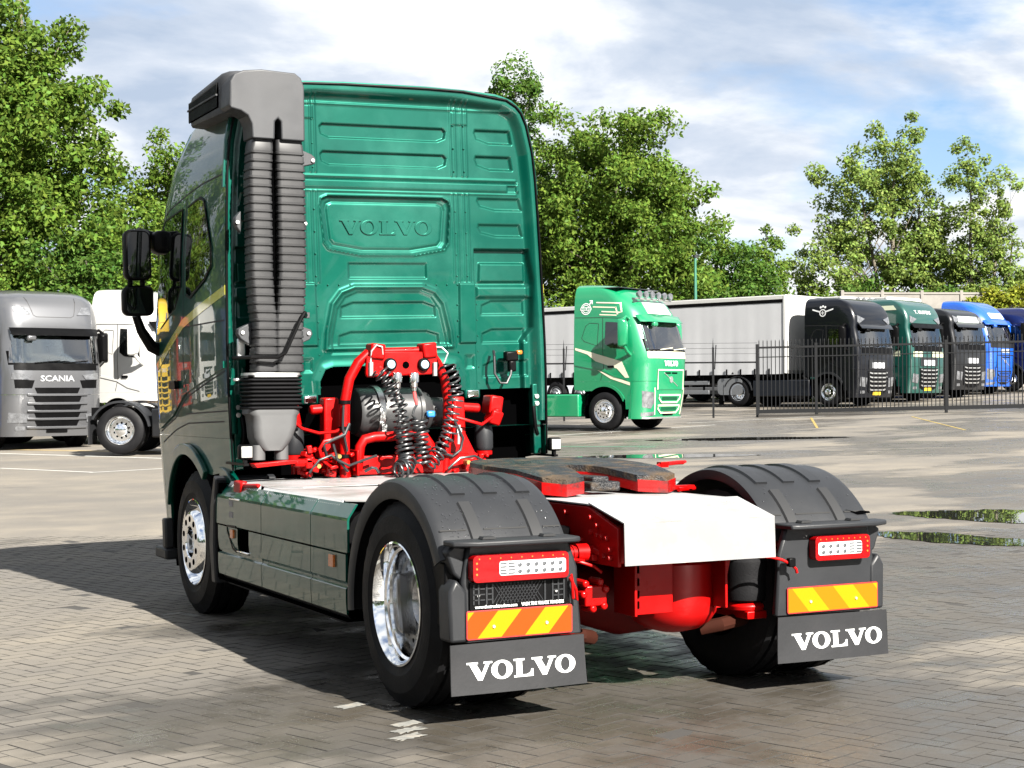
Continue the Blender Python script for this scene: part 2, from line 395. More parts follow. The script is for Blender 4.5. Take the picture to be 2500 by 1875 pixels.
BW = 0.105; GA = R(20)
ua = np.array((math.cos(GA), math.sin(GA))); va = np.array((-math.sin(GA), math.cos(GA)))
cells = []
rng = np.random.default_rng(3)
c0 = np.array(st(10, 0)); 
for i in range(-150, 151):
    for j in range(-150, 151):
        d = (i-j) % 4
        if d == 0: uc, vc, lu, lv = i+1.0, j+0.5, 2, 1
        elif d == 3: uc, vc, lu, lv = i+0.5, j+1.0, 1, 2
        else: continue
        p_ = c0+ua*uc*BW+va*vc*BW; q_ = Vector((p_[0], p_[1], 0))-CAMP; s_, t_ = q_.dot(F2), q_.dot(R2)
        if S0+.08 < s_ < S1-.1 and abs(t_) < T1-.1: cells.append((p_[0], p_[1], lu, lv, s_, t_))
JT = 0.0075
def brick_local(lu, lv):
    a, b_ = lu*BW/2-JT/2, lv*BW/2-JT/2; ch = 0.0008
    vs = [(-a,-b_,-.03),(a,-b_,-.03),(a,b_,-.03),(-a,b_,-.03),(-a,-b_,-ch),(a,-b_,-ch),(a,b_,-ch),(-a,b_,-ch),
          (-a+ch,-b_+ch,0),(a-ch,-b_+ch,0),(a-ch,b_-ch,0),(-a+ch,b_-ch,0)]
    fs = [(8,9,10,11),(4,5,9,8),(5,6,10,9),(6,7,11,10),(7,4,8,11),(0,1,5,4),(1,2,6,5),(2,3,7,6),(3,0,4,7)]
    return np.array(vs), fs
BL = {(2,1): brick_local(2,1), (1,2): brick_local(1,2)}
inview = [k for k, c in enumerate(cells) if c[4] > 6.45 and abs(c[5]) < 0.318*c[4]]
single = set(sorted(inview, key=lambda k: cells[k][4])[:300])
bmesh_shared = {}
for key, (vs_, fs_) in BL.items():
    b_ = MB().add([(v[0]*ua[0]+v[1]*va[0], v[0]*ua[1]+v[1]*va[1], v[2]) for v in vs_.tolist()], fs_)
    me_ = bpy.data.meshes.new('brick'); me_.from_pydata(b_.v, [], b_.f); me_.materials.append(m_pave); me_.materials.append(m_sand); me_.polygons.foreach_set('material_index', [0]+[1]*8); bmesh_shared[key] = me_
bv = []; bf = []
for k, (px_, py_, lu, lv, s_, t_) in enumerate(cells):
    dz = rng.normal(0, 0.0007); tx, ty = rng.normal(0, 0.003, 2)
    if k in single:
        o_ = bpy.data.objects.new('brick', bmesh_shared[(lu, lv)]); col.objects.link(o_); o_.parent = ground
        o_.location = (px_, py_, dz+gz(px_, py_)); o_.rotation_euler = (tx, ty, rng.normal(0, 0.006))
    else:
        vs_, fs_ = BL[(lu, lv)]; X_ = px_+vs_[:,0]*ua[0]+vs_[:,1]*va[0]; Y_ = py_+vs_[:,0]*ua[1]+vs_[:,1]*va[1]
        Z_ = gzn(X_, Y_)+vs_[:,2]+dz+(vs_[:,0]*tx+vs_[:,1]*ty)
        o_ = len(bv); bv += np.stack([X_, Y_, Z_], -1).tolist(); bf += [tuple(i+o_ for i in f) for f in fs_]
me_ = bpy.data.meshes.new('paving_bricks'); me_.from_pydata(bv, [], bf); me_.materials.append(m_pave); me_.materials.append(m_sand); me_.polygons.foreach_set('material_index', ([0]+[1]*8)*(len(bf)//9))
o_ = bpy.data.objects.new('paving_bricks', me_); col.objects.link(o_); o_.parent = ground; o_['kind'] = 'stuff'

# painted lines: sheets a few millimetres above the paving
m_line = mat('worn_white_paint', (0.62, 0.62, 0.58), 0.7, var=0.2, vscale=8)
m_yline = mat('worn_yellow_paint', (0.50, 0.36, 0.08), 0.7, var=0.35, vscale=3)
m_oline = mat('worn_ochre_paint', (0.48, 0.36, 0.17), 0.75, var=0.2, vscale=3)
def road_line(name, p0, p1, wd, m, dz=0.005, n=14, label=None):
    mb = MB(); P0, P1 = Vector((*p0, 0)), Vector((*p1, 0)); d = (P1-P0).normalized(); nr = Vector((-d.y, d.x, 0))*wd/2
    vs = []
    for i in range(n+1):
        c = P0+(P1-P0)*i/n
        for q in (c-nr, c+nr): vs.append((q.x, q.y, gz(q.x, q.y)+dz))
    mb.add(vs, [(2*i, 2*i+1, 2*i+3, 2*i+2) for i in range(n)])
    o = mb.build(name, m, ground, smooth=0); return o
# ------------------------------------------------------------------ tractor unit pieces shared by all trucks
class Cab:
    def __init__(s, W, YF, YR, RC, bulge=0.0): s.Wt = W; s.Ft = YF; s.YR = YR; s.RC = RC; s.bulge = bulge
    def W(s, z): return lerp_tab(s.Wt, z)
    def bl(s, y, z): return s.bulge*max(0.0, 1-((y-3.70)/.86)**2)*min(1.0, max(0.0, (3.3-z)/.8)) if s.bulge else 0.0
    def F(s, z): return lerp_tab(s.Ft, z)
    def rc(s, z): return min(s.RC, s.W(z)*0.8, (s.F(z)-s.YR)*0.9)
    def sx(s, y, z):
        w, f, r = s.W(z), s.F(z), s.rc(z); d = y-(f-r)
        return w+s.bl(y, z) if d <= 0 else w-r+math.sqrt(max(0.0, r*r-d*d))+s.bl(y, z)
    def fy(s, x, z):
        w, f, r = s.W(z), s.F(z), s.rc(z); d = abs(x)-(w-r)
        bow = 0.05*(1-(x/w)**2)
        return f-0.05+bow if d <= 0 else f-0.05+bow-r+math.sqrt(max(0.0, r*r-d*d))
    def L(s, y, z, o): return (-(s.sx(y, z)+o), y, z)
    def Rr(s, y, z, o): return (s.sx(y, z)+o, y, z)
    def Fr(s, x, z, o): return (x, s.fy(x, z)+o, z)
    def ring(s, z, yr=None, n=8):
        w, f, r = s.W(z), s.F(z), s.rc(z); yr = s.YR if yr is None else yr
        nn = 18 if s.bulge else 4; lft = [(-w-s.bl(yr+(f-r-yr)*k/nn, z), yr+(f-r-yr)*k/nn, z) for k in range(nn)]
        for k in range(n+1):
            a = math.pi-math.pi/2*k/n; x = -w+r+r*math.cos(a); lft.append((x, s.bowy(x, z, f-r+r*math.sin(a)), z))
        mid = [(x, s.fy(x, z), z) for x in np.linspace(-w+r, w-r, 7)[1:-1]]
        rgt = [(-p[0], p[1], p[2]) for p in lft[::-1]]
        return lft+[(float(a), float(b), c) for a, b, c in mid]+rgt
    def bowy(s, x, z, y):
        w, f, r = s.W(z), s.F(z), s.rc(z); t = max(0.0, (y-(f-r))/r)
        return y+t*(-0.05+0.05*(1-(x/w)**2))
m_disc = mat('dark_reflect_disc', (.20,.19,.18), .3, metal=.8, var=.3, vscale=9, rvar=.12)  # dark base colour paints in the ground mirrored by the polished disc
def wheel(parent, cx_, cy_, sgn, kind, name='wheel', rad=0.5, n=72, rz=0.0, rimmat=None, z0=0.0):
    """kind: 'front', 'rear' (two tyres, deep rim); sgn: outward side along x"""
    e = empty(name, (0, 0, 0)); e.parent = parent
    k = rad/0.5; c = (cx_, cy_, rad+z0)
    def tyre(off, wd):
        prof = [(-wd+.015,.285),(-wd-.004,.335),(-wd-.012,.40),(-wd+.006,.462),(-wd+.028,.490),(-wd+.03,.497)]
        for g in (.25, .5, .75):
            a = -wd+wd*g; prof += [(a-.012,.5),(a-.008,.488),(a+.008,.488),(a+.012,.5)]
        prof += [(-.03,.497),(-.028,.490),(-.006,.462),(.006,.43),(.008,.428),(.012,.40),(.011,.345),(.008,.34),(.004,.325),(-.012,.285)]
        rings = []
        for i, (a, r) in enumerate(prof):
            ring = []
            for q in range(n):
                t = 2*math.pi*q/n; rr = r*k
                if 0.45 < r < 0.4975 and q % 2: rr -= 0.006
                ring.append((c[0]+sgn*(off+a), c[1]+rr*math.cos(t), c[2]+rr*math.sin(t)))
            rings.append(ring)
        return MB().loft(rings, True, False)
    rm = rimmat or m_chrome
    if kind == 'front':
        tyre(0, .30).build('tyre', m_rubber, e, smooth=28)
        rim = MB().lathe([(sgn*a, r*k) for a, r in [(-.02,.302),(.006,.301),(.008,.294),(-.012,.284),(-.06,.272),(-.07,.262),(-.06,.252),(-.02,.235),(.022,.214),(.034,.196),(.034,.112),(.026,.106),(-.05,.104),(-.05,.0005)]], c, 'x', 48)
        ro = rim.build('rim', rm, e, smooth=32)
        for q in range(10):
            t = 2*math.pi*(q+.5)/10; y_, z_ = c[1]+.160*k*math.cos(t), c[2]+.160*k*math.sin(t)
            MB().lathe([(sgn*.028,.0005),(sgn*.0352,.021),(sgn*.0365,.021),(sgn*.0365,.0005)], (c[0], y_, z_), 'x', 14).build('hand_hole', m_void, ro, smooth=0)
        MB().lathe([(sgn*-.052,.0005),(sgn*.0,.06),(sgn*.0,.0005)], c, 'x', 20).build('hub_cap', m_steel, ro)
    else:
        tyre(0, .30).build('tyre', m_rubber, e, smooth=28); tyre(-.335, .30).build('tyre', m_rubber, e, smooth=28)
        ro = MB().lathe([(sgn*a, r*k) for a, r in [(-.02,.302),(.004,.301),(.006,.293),(-.012,.284),(-.05,.275),(-.058,.262),(-.075,.258),(-.215,.250)]], c, 'x', 56).build('rim', rm, e, smooth=32)
        MB().lathe([(sgn*a, r*k) for a, r in [(-.21,.2505),(-.222,.24),(-.225,.15),(-.20,.14),(-.15,.135),(-.135,.12),(-.13,.08),(-.13,.0005)]], c, 'x', 40).build('wheel_disc', m_disc, ro, smooth=32)
        for q in range(10):
            t = 2*math.pi*(q+.5)/10; y_, z_ = c[1]+.192*k*math.cos(t), c[2]+.192*k*math.sin(t)
            MB().lathe([(sgn*-.228,.0005),(sgn*-.2225,.021),(sgn*-.222,.021),(sgn*-.222,.0005)], (c[0], y_, z_), 'x', 12).build('hand_hole', m_void, ro, smooth=0)
    return e
def gap(cab, parent, poly, wd=0.009, both=True, name='panel_gap'):
    out = strip(poly, wd)
    MB().patch([out], lambda a, b, o: cab.L(a, b, o+.0005), .0015, .08).build(name, m_seam, parent, smooth=0)
    if both: MB().patch([out], lambda a, b, o: cab.Rr(a, b, o+.0005), .0015, .08).build(name, m_seam, parent, smooth=0)

# ------------------------------------------------------------------ the green tractor unit
truck = empty('tractor_truck'); tag(truck, 'dark green tractor truck with red chassis and white deck plates, seen from behind', 'truck')
m_green = mat('dark_green_metallic', (0.0, 0.114, 0.078), 0.40, metal=0.45, coat=0.9, cior=1.42, spec=.08, crough=0.015, rvar=0.06, var=0.08, vscale=1.5, dirt=(.012,.075,.055), dscale=1.6, damt=.5)
m_yellow = mat('yellow_green_stripe', (0.80, 0.76, 0.08), 0.25, coat=0.8)
FHW = [(0.3,1.14),(1.0,1.158),(1.25,1.166),(1.45,1.171),(1.65,1.174),(1.85,1.173),(2.05,1.169),(2.3,1.163),(2.5,1.158),(2.75,1.149),(3.0,1.136),(3.2,1.118),(3.4,1.075),(3.5,1.03),(3.555,.96),(3.59,.86),(3.605,.68),(3.615,.5)]
FHF = [(0.3,5.0),(1.0,5.1),(1.9,5.14),(2.1,5.12),(2.5,5.0),(2.85,4.88),(3.0,4.80),(3.2,4.62),(3.4,4.35),(3.5,4.12),(3.555,3.9),(3.59,3.62),(3.605,3.4),(3.615,3.2)]
cab = Cab(FHW, FHF, 2.872, 0.5, 0.028)
LEAN = R(1.55)
CABM[0] = Matrix.Translation((0, 0.055, 1.0)) @ Matrix.Rotation(-LEAN, 4, 'Y') @ Matrix.Translation((0, 0, -1.0))

zs = [1.27, 1.36, 1.45, 1.55, 1.65, 1.75, 1.85, 1.95, 2.05, 2.3, 2.5, 2.65, 2.8, 2.95, 3.05, 3.15, 3.25, 3.33, 3.4, 3.46, 3.51, 3.55, 3.58, 3.6, 3.61, 3.615]
mb = MB(); rings = [cab.ring(z) for z in zs]; n_ = len(rings[0]); mb.loft(rings, False, False)
mb.add(rings[-1], [tuple(range(n_))]); mb.add(rings[0], [tuple(range(n_))[::-1]])
body = mb.build('cab_body', m_green, truck, smooth=40)
# lower flanks with the wheel arch cut out, and the front corner
flank = [(2.872,1.268),(2.872,1.06),(3.26,1.02)]+[(3.8+.66*math.cos(R(a)), .52+.66*math.sin(R(a))) for a in range(130, 27, -6)]+[(4.43,.78),(4.44,.60),(4.60,.58),(4.60,1.268)]
for fn, nm in ((cab.L, 'flank_panel'), (cab.Rr, 'flank_panel')):
    MB().patch([flank], lambda a, b, o, fn=fn: fn(a, b, o-.02), .02, .12).build(nm, m_green, truck, smooth=30)
    flare = [(3.8+r_*math.cos(R(a)), .52+r_*math.sin(R(a))) for r_, seq in ((.70, range(132, 22, -5)), (.62, range(22, 133, 5))) for a in seq]
    MB().patch([flare], lambda a, b, o, fn=fn: fn(a, b, o+.002), .035, .1).build('arch_flare', m_green, truck, smooth=30, bevel=.012)
mb = MB(); mb.loft([cab.ring(z, 4.58) for z in (.36, .6, .9, 1.1, 1.262)], True, True); mb.build('front_bumper', m_green, truck, smooth=40)
mb = MB(); 
for s_ in (-1, 1): mb.box(s_*1.19-.05, s_*1.19+.05, 4.32, 4.62, .36, .44).box(s_*1.2-.035, s_*1.2+.035, 4.33, 4.42, .44, .66)
mb.build('entry_step', m_plastic, truck, bevel=.015)
# wheel housings and the dark underside
mb = MB()
for s_ in (-1, 1):
    ar = arc(3.8, .52, .635, 200, -20, 22); mb.loft([[(s_*1.14, y, z) for y, z in ar], [(s_*.72, y, z) for y, z in ar]], False, False)
    mb.add([(s_*.72, y, z) for y, z in ar], [tuple(range(len(ar)))])
mb.build('wheel_housing', m_void, truck, smooth=40)
MB().box(-1.12, 1.12, 3.02, 4.5, 1.2, 1.262).build('cab_floor', m_void, truck)

# ---- rear wall: one stamped sheet
def sdf_poly(poly, X_, Y_):
    P = np.array(poly, float); n = len(P); d = np.full(X_.shape, 1e9); sgn = np.ones(X_.shape)
    for i in range(n):
        a = P[i]; b = P[i-1]; ex, ey = b-a; wx, wy = X_-a[0], Y_-a[1]
        t = np.clip((wx*ex+wy*ey)/(ex*ex+ey*ey+1e-12), 0, 1); d = np.minimum(d, (wx-ex*t)**2+(wy-ey*t)**2)
        c1 = Y_ >= a[1]; c2 = Y_ < b[1]; c3 = ex*wy > ey*wx
        sgn = np.where((c1 & c2 & c3) | (~c1 & ~c2 & ~c3), -sgn, sgn)
    return sgn*np.sqrt(d)
def sstep(x, a, b): t = np.clip((x-a)/(b-a), 0, 1); return t*t*(3-2*t)
DX = 0.0053
xs = np.arange(-1.165, 1.1651, DX); zg = np.arange(1.30, 3.6151, DX)
GX, GZ = np.meshgrid(xs, zg, indexing='ij')
outline = [(-lerp_tab(FHW, z), z) for z in np.linspace(1.0, 3.615, 70)]; outline = outline+[(-x, z) for x, z in outline[::-1]]
e = -sdf_poly(outline, GX, GZ)
e = np.minimum(e, 9)
H = -0.055*(1-sstep(e, 0.035, 0.105))
def stamp(poly, depth, bev=0.011, mirror=False):
    global H
    for s_ in ((1, -1) if mirror else (1,)):
        d = sdf_poly([(s_*x, z) for x, z in poly], GX, GZ); H = H+depth*(1-sstep(d, -bev/2, bev/2))
def ridge(poly, depth, wd=0.012, mirror=False):
    global H
    for s_ in ((1, -1) if mirror else (1,)):
        d = sdf_poly([(s_*x, z) for x, z in poly], GX, GZ); H = H+depth*np.exp(-(d/wd)**2)
def sym(p): return p+[(-x, z) for x, z in p[::-1]]
D = 0.022
for zt, zb in ((3.355, 3.265), (3.17, 3.08)):
    stamp(sym([(.40, zb), (.455, zb+.022), (.465, zt-.02), (.445, zt)]), D)
    stamp([(.695, zt), (.96, zt), (.975, zb), (.80, zb), (.705, zb+.03), (.69, zt-.02)], D, .02, True)
pan = sym([(.19, 2.475), (.42, 2.515), (.45, 2.555), (.475, 2.81), (.465, 2.85), (.425, 2.868)])
stamp(pan, D); ridge(pan, -.010, .011); ridge([(x*.915, 2.672+(z-2.672)*.83) for x, z in pan], .008, .010)
stamp(sym([(.285, 2.315), (.285, 2.415)]), .012, .016)
ba = sym([(.465, 1.84), (.455, 1.95), (.41, 2.14), (.345, 2.22), (.25, 2.255)])
ridge(ba, -.016, .016); stamp([(x*.92, z-.035) for x, z in ba], .008, .016)
stamp(sym([(.35, 2.05), (.345, 2.12), (.26, 2.15)]), .014, .018); stamp(sym([(.37, 1.86), (.365, 1.925), (.28, 1.95)]), .014, .018)
stamp([(.525, 1.86), (.66, 1.86), (.655, 2.28), (.53, 2.28)], -.016, .012, True)
for x_ in (.50, .535, .585, .62): ridge([(x_, 2.29), (x_+.0005, 2.29), (x_+.0005, 2.9), (x_, 2.9)], -.005, .006, True); ridge([(x_, 3.03), (x_+.0005, 3.03), (x_+.0005, 3.55), (x_, 3.55)], -.005, .006, True)
stamp([(.51, 3.385), (.63, 3.385), (.63, 3.475), (.51, 3.475)], -.008, .010, True)
for z_ in (3.005, 2.985, 2.905): ridge([(-1.0, z_), (1.0, z_), (1.0, z_+.0005), (-1.0, z_+.0005)], -.006 if z_ != 2.985 else .012, .006)
H = H-0.010*(1-sstep(np.abs(GZ-2.955), .02, .045))*(np.abs(GX) < 1.02)
ridge([(-.95, 3.49), (.95, 3.49), (.95, 3.4905), (-.95, 3.4905)], -.007, .008)
for zt, zb in ((2.875, 2.795), (2.69, 2.61)): stamp([(.70, zt), (1.02, zt), (1.04, zb), (.83, zb), (.715, zb+.025), (.695, zt-.02)], .016, .02, True)
stamp([(.66, 2.515), (1.075, 2.515), (1.10, 2.3), (1.09, 1.96), (1.02, 1.87), (1.015, 1.2), (.66, 1.2)], .045, .018, True)
stamp([(.70, 2.29), (1.06, 2.29), (1.06, 2.42), (.71, 2.42)], -.018, .02, True); stamp([(.68, 2.18), (1.09, 2.18), (1.09, 2.26), (.68, 2.26)], -.022, .035, True)
for zt, zb in ((2.155, 2.06), (1.955, 1.86), (1.73, 1.62)): stamp([(.72, zb), (1.05, zb), (1.05, zt), (.80, zt), (.725, zt-.03)], .012, .018, True)
for x_ in (.60,): stamp([(x_-.028, 1.69), (x_+.028, 1.69), (x_+.028, 1.77), (x_-.028, 1.77)], .010, .03, True)
stamp([(.93, 2.925), (1.0, 2.925), (1.0, 2.965), (.93, 2.965)], .012, .012, True)
acut = sym([(.52, 1.2), (.515, 1.62), (.475, 1.70), (.42, 1.715)])
ridge(acut, -.012, .035)
H = H+0.0035*np.sin(GX*3.1+.4)*np.sin(GZ*4.3)
ysurf = 2.932+H
wallok = (e > -.004) & (sdf_poly(acut, GX, GZ) > 0) & ((GZ > 1.53) | (np.abs(GX) > 1.075))
idx = -np.ones(GX.shape, int); idx[wallok] = np.arange(wallok.sum())
PV = np.stack([GX[wallok], ysurf[wallok], GZ[wallok]], -1)
q = np.stack([idx[:-1,:-1], idx[1:,:-1], idx[1:,1:], idx[:-1,1:]], -1).reshape(-1, 4); q = q[(q >= 0).all(1)]
mb = MB(); mb.v = [tuple(r) for r in PV.tolist()]; mb.f = [tuple(r) for r in q.tolist()]
rear_wall = mb.build('rear_wall', m_green, truck, smooth=60)
wallfn = lambda a, b, o: (a, 2.932+D+.0025-o, b)
volvo(MB(), wallfn, -.335, .69, 2.612, .10, .012).build('embossed_lettering', m_green, rear_wall, smooth=0, bevel=.004)
mb = MB()
for x_, z_ in [(.505,1.62+.05*k) for k in range(0)]+[(sg*x0, 1.58+.11*k) for k in range(6) for x0 in (.515,.665) for sg in (1,-1)]+[(sg*x0, 2.33+.15*k) for k in range(4) for x0 in (.60,.52) for sg in (1,-1)]+[(sg*x0, 3.06+.16*k) for k in range(3) for x0 in (.60,.52) for sg in (1,-1)]+[(-.95+.08*k, 2.955) for k in range(24)]+[(-.6+.08*k, 2.27) for k in range(16)]:
    mb.lathe([(-.004,.0005),(-.0035,.004),(.004,.0065)], (x_, 2.932-.006, z_), 'y', 8)
mb.build('spot_rivets', m_green, rear_wall)
mb = MB()
for s_ in (-1, 1): mb.box(s_*.60-.06, s_*.60+.06, 2.90, 2.99, 1.47, 1.54)
mb.build('cab_latch', m_green, rear_wall, bevel=.015)
mb = MB()
for s_ in (-1, 1): mb.box(s_*.60-.045, s_*.60+.045, 2.892, 2.91, 1.478, 1.53)
mb.build('latch_pad', m_chrome, rear_wall, bevel=.006)
# rim of the rear opening, drip edge of the roof
lip = [(-lerp_tab(FHW, z)+.008, 2.87, z) for z in np.linspace(1.06, 3.61, 60)]; lip = lip+[(x, 2.87, 3.617) for x in (-.3, 0, .3)]+[(-x, y, z) for x, y, z in lip[::-1]]
MB().tube(lip, .008, 6).build('rear_seal', m_black, truck)
lip2 = [(-lerp_tab(FHW, z)-.004, 2.90, z+.006) for z in np.linspace(2.9, 3.61, 40)]; lip2 = lip2+[(x, 2.90, 3.625) for x in (-.3, 0, .3)]+[(-x, y, z) for x, y, z in lip2[::-1]]
MB().tube(lip2, .014, 6).build('roof_edge', m_green, truck)
mb = MB()   # hinge columns under the wall
for s_ in (-1, 1): mb.box(s_*1.10-.03, s_*1.10+.03, 2.90, 2.97, 1.06, 1.56)
mb.build('corner_post', m_green, truck, bevel=.008)
mb = MB()
for s_ in (-1, 1):
    for z_ in (1.42, 1.47): mb.lathe([(-.012,.0005),(-.012,.016),(.0,.016)], (s_*1.10, 2.90, z_), 'y', 10)
mb.build('hinge_bolt', m_steel, truck)
mb = MB()
for s_ in (-1, 1): mb.tube([(s_*1.075, 2.90, 1.40), (s_*1.07, 2.88, 1.32), (s_*1.075, 2.88, 1.25), (s_*1.10, 2.90, 1.20)], .014, 8)
mb.build('grab_strap', m_black, truck)
MB().box(-1.1, 1.1, 3.10, 3.14, 1.0, 1.9).box(-1.1, -.98, 2.95, 3.12, 1.56, 1.9).build('undercab_shade', m_void, truck)  # black sheets that paint the unlit space under the cab

# ---- doors, windows, stripe on both flanks
for fn, sd_ in ((cab.L, -1), (cab.Rr, 1)):
    def mk(loops, off, th, res=.07, fn=fn): return MB().patch(loops, lambda a, b, o: fn(a, b, o+off), th, res)
    mk([[(4.30,2.815),(3.87,2.855),(3.845,2.83),(3.845,2.31),(4.02,2.17),(4.52,2.045),(4.60,2.06),(4.55,2.55),(4.45,2.72)]], .001, .006).build('door_window', m_glass, truck, smooth=40)
    mk([[(3.69,2.85),(3.42,2.885),(3.33,2.86),(3.24,2.73),(3.15,2.53),(3.15,2.42),(3.28,2.34),(3.60,2.24),(3.70,2.26)]], .001, .006).build('side_window', m_glass, truck, smooth=40)
    win = [(3.70,2.86),(3.40,2.895),(3.31,2.86),(3.13,2.53),(3.13,2.41),(3.27,2.325),(3.60,2.225),(3.705,2.25)]
    mk([strip(win, .014)], .004, .006).build('window_trim', m_black, truck)
    mk([strip([(3.845,2.31),(3.838,2.86),(4.32,2.825),(4.47,2.73),(4.57,2.55)], .016)], .004, .006).build('window_trim', m_black, truck)
    mk([[(2.873,2.268),(2.873,2.205),(3.80,2.025),(4.62,1.74),(4.65,1.79),(3.82,2.085)]], .002, .0015).build('flank_stripe', m_yellow, truck, smooth=40)
for poly in ([(3.755,2.93),(3.775,2.60),(3.81,2.03),(3.82,1.80),(3.755,1.54)], [(4.46,2.84),(4.2,2.90),(3.72,2.955),(3.4,2.985),(2.90,3.0)], [(3.80,2.03),(2.90,2.04)], [(3.80,1.425),(2.89,1.45)],
             [(4.60,1.29),(4.11,1.39),(3.755,1.54),(2.90,1.71)], [(4.55,1.21),(4.09,1.31),(3.75,1.36),(2.96,1.38)]): gap(cab, truck, poly, .010)
# sculpted crease along the door
for fn in (cab.L, cab.Rr):
    MB().patch([[(2.90,1.73),(3.76,1.565),(4.11,1.415),(4.58,1.31),(4.58,1.345),(4.1,1.46),(3.76,1.61),(2.90,1.775)]], lambda a, b, o, fn=fn: fn(a, b, o+.001), .012, .08).build('door_moulding', m_green, truck, smooth=50, bevel=.008)
for s_, fn in ((-1, cab.L), (1, cab.Rr)):
    MB().patch([rrect(3.95, 4.14, 1.60, 1.66, .025)], lambda a, b, o, fn=fn: fn(a, b, o+.003), .03).build('door_handle', m_black, truck, bevel=.01)
# ---- mirrors
for s_ in (-1, 1):
    e_ = empty('mirror'); e_.parent = truck
    def P(x, y, z, s_=s_): return (s_*x, y, z)
    MB().tube([P(1.13,4.55,2.66),P(1.22,4.55,2.735),P(1.30,4.55,2.765),P(1.37,4.5,2.73)], [.05,.042,.034,.03], 10).build('mirror_arm', m_black, e_)
    MB().tube([P(1.10,4.62,1.88),P(1.22,4.6,1.92),P(1.30,4.58,2.04),P(1.34,4.56,2.15)], [.065,.045,.036,.03], 10).build('mirror_arm', m_black, e_)
    MB().obox(P(1.16,4.45,2.68), (.15,.20,.17)).build('camera_pod', m_black, e_, bevel=.05, seg=4)
    def house(x0, x1, z0, z1, nm, m):
        rings = [[P(x, y, z) for x, z in rrect(x0+i, x1-i, z0+i, z1-i, .05, 4)] for y, i in ((4.42, .012), (4.44, .0), (4.52, .004), (4.58, .03), (4.61, .07))]
        MB().loft(rings).build(nm, m, e_, smooth=50)
        MB().patch([rrect(x0+.02, x1-.02, z0+.02, z1-.02, .04)], lambda a, b, o: P(a, 4.421-o, b), .004).build('mirror_glass', m_glass, e_)
    house(1.245, 1.44, 2.40, 2.775, 'main_mirror', m_black); house(1.235, 1.46, 2.14, 2.365, 'wide_mirror', m_black)
    MB().tube([P(1.30,4.5,2.33),P(1.30,4.5,2.43)], .02, 8).tube([P(1.39,4.5,2.33),P(1.39,4.5,2.43)], .02, 8).build('mirror_strut', m_black, e_)
# ---- air intake stack behind the cab
LEANM = CABM[0]; CABM[0] = None
m_duct = mat('ribbed_duct_plastic', (0.040, 0.0405, 0.043), 0.5, var=0.25, vscale=4, rvar=0.1, spec=.35)
m_stack = mat('weathered_stack_plastic', (0.064, 0.067, 0.074), 0.55, spec=.25, var=0.14, vscale=5, rvar=0.1, bump=0.1, bscale=200)
st_ = empty('air_intake'); st_.parent = truck
def duct(cxs, wd, zlist, y0, y1, ribs):
    rings = []
    for z in zlist:
        c_ = lerp_tab(cxs, z); f = ribs(z); rings.append([(x, y, z) for x, y in rrect(c_-wd/2-f, c_+wd/2+f, y0-f, y1+f, .024, 3)])
    return MB().loft(rings)
PITCHR = 0.0535
def ribz(z0, z1):
    out = []; z = z0
    while z < z1-PITCHR*.9: out += [(z, -.005), (z+.005, -.004), (z+.008, .004), (z+PITCHR*.35, .005), (z+PITCHR*.42, .0015), (z+PITCHR-.004, .0025)]; z += PITCHR
    return out+[(z1, -.004)]
for cxs, wd in (([(1.66,-1.015),(2.0,-1.015),(2.1,-1.03),(2.3,-1.043),(2.6,-1.045),(2.9,-1.05),(3.16,-1.035)], .142), ([(1.66,-.86),(1.97,-.862),(2.1,-.848),(2.3,-.838),(2.6,-.840),(2.9,-.844),(3.16,-.858)], .182)):
    rz_ = ribz(1.665, 3.155); tb = [(z, f) for z, f in rz_]
    duct(cxs, wd, [z for z, f in tb], 2.63, 2.79, lambda z: lerp_tab(tb, z)).build('corrugated_duct', m_duct, st_, smooth=30)
MB().box(-.975, -.93, 2.69, 2.78, 1.70, 3.2).build('duct_gap_shade', m_void, st_)  # black strip painting the shade in the groove between the ducts
face = [(-.765,3.15),(-.768,3.50),(-.79,3.555),(-.83,3.583),(-1.05,3.590),(-1.17,3.575),(-1.23,3.548),(-1.258,3.50),(-1.264,3.345),(-1.25,3.328),(-1.19,3.316),(-1.145,3.29),(-1.12,3.24),(-1.115,3.15),(-.967,3.15),(-.965,3.265),(-.945,3.285),(-.925,3.265),(-.923,3.15)]
MB().patch([face], lambda a, b, o: (a, 2.80-o, b), .20).build('intake_face', m_stack, st_, smooth=30, bevel=.022, seg=4)
plan = [(-.80,2.68),(-1.10,2.68),(-1.19,2.69),(-1.235,2.72),(-1.262,2.80),(-1.262,3.50),(-1.235,3.57),(-1.16,3.60),(-1.04,3.58),(-1.0,3.2),(-.80,2.95)]
pc = Vector((-1.04, 2.95)); rings = []
for z, i in ((3.318, .012), (3.326, .004), (3.35, .0), (3.53, .0), (3.562, .006), (3.582, .018), (3.592, .045)):
    rings.append([(x+(pc.x-x)*i*1.3, y+(pc.y-y)*i*1.3, z-(0.05*(y-2.6) if z > 3.4 else -.03*(y-2.6))) for x, y in plan])
MB().loft(rings).build('intake_hood', m_stack, st_, smooth=50)
mb = MB()
for k in range(30):
    y = 2.86+k*.0225; mb.box(-1.272, -1.258, y, y+.009, 3.375, 3.545-.045*(y-2.6))
mb.build('grille_slats', m_black, st_)
MB().box(-1.266, -1.2625, 2.845, 3.535, 3.37, 3.50).build('grille_opening', m_void, st_); MB().obox((-1.272, 3.19, 3.452), (.016, .68, .011), (.0,0,0)).build('grille_bar', m_stack, st_)
tb = []; z = 1.425
while z < 1.64: tb += [(z, -.012), (z+.006, .008), (z+.012, .012), (z+.018, .008), (z+.024, -.012)]; z += .0255
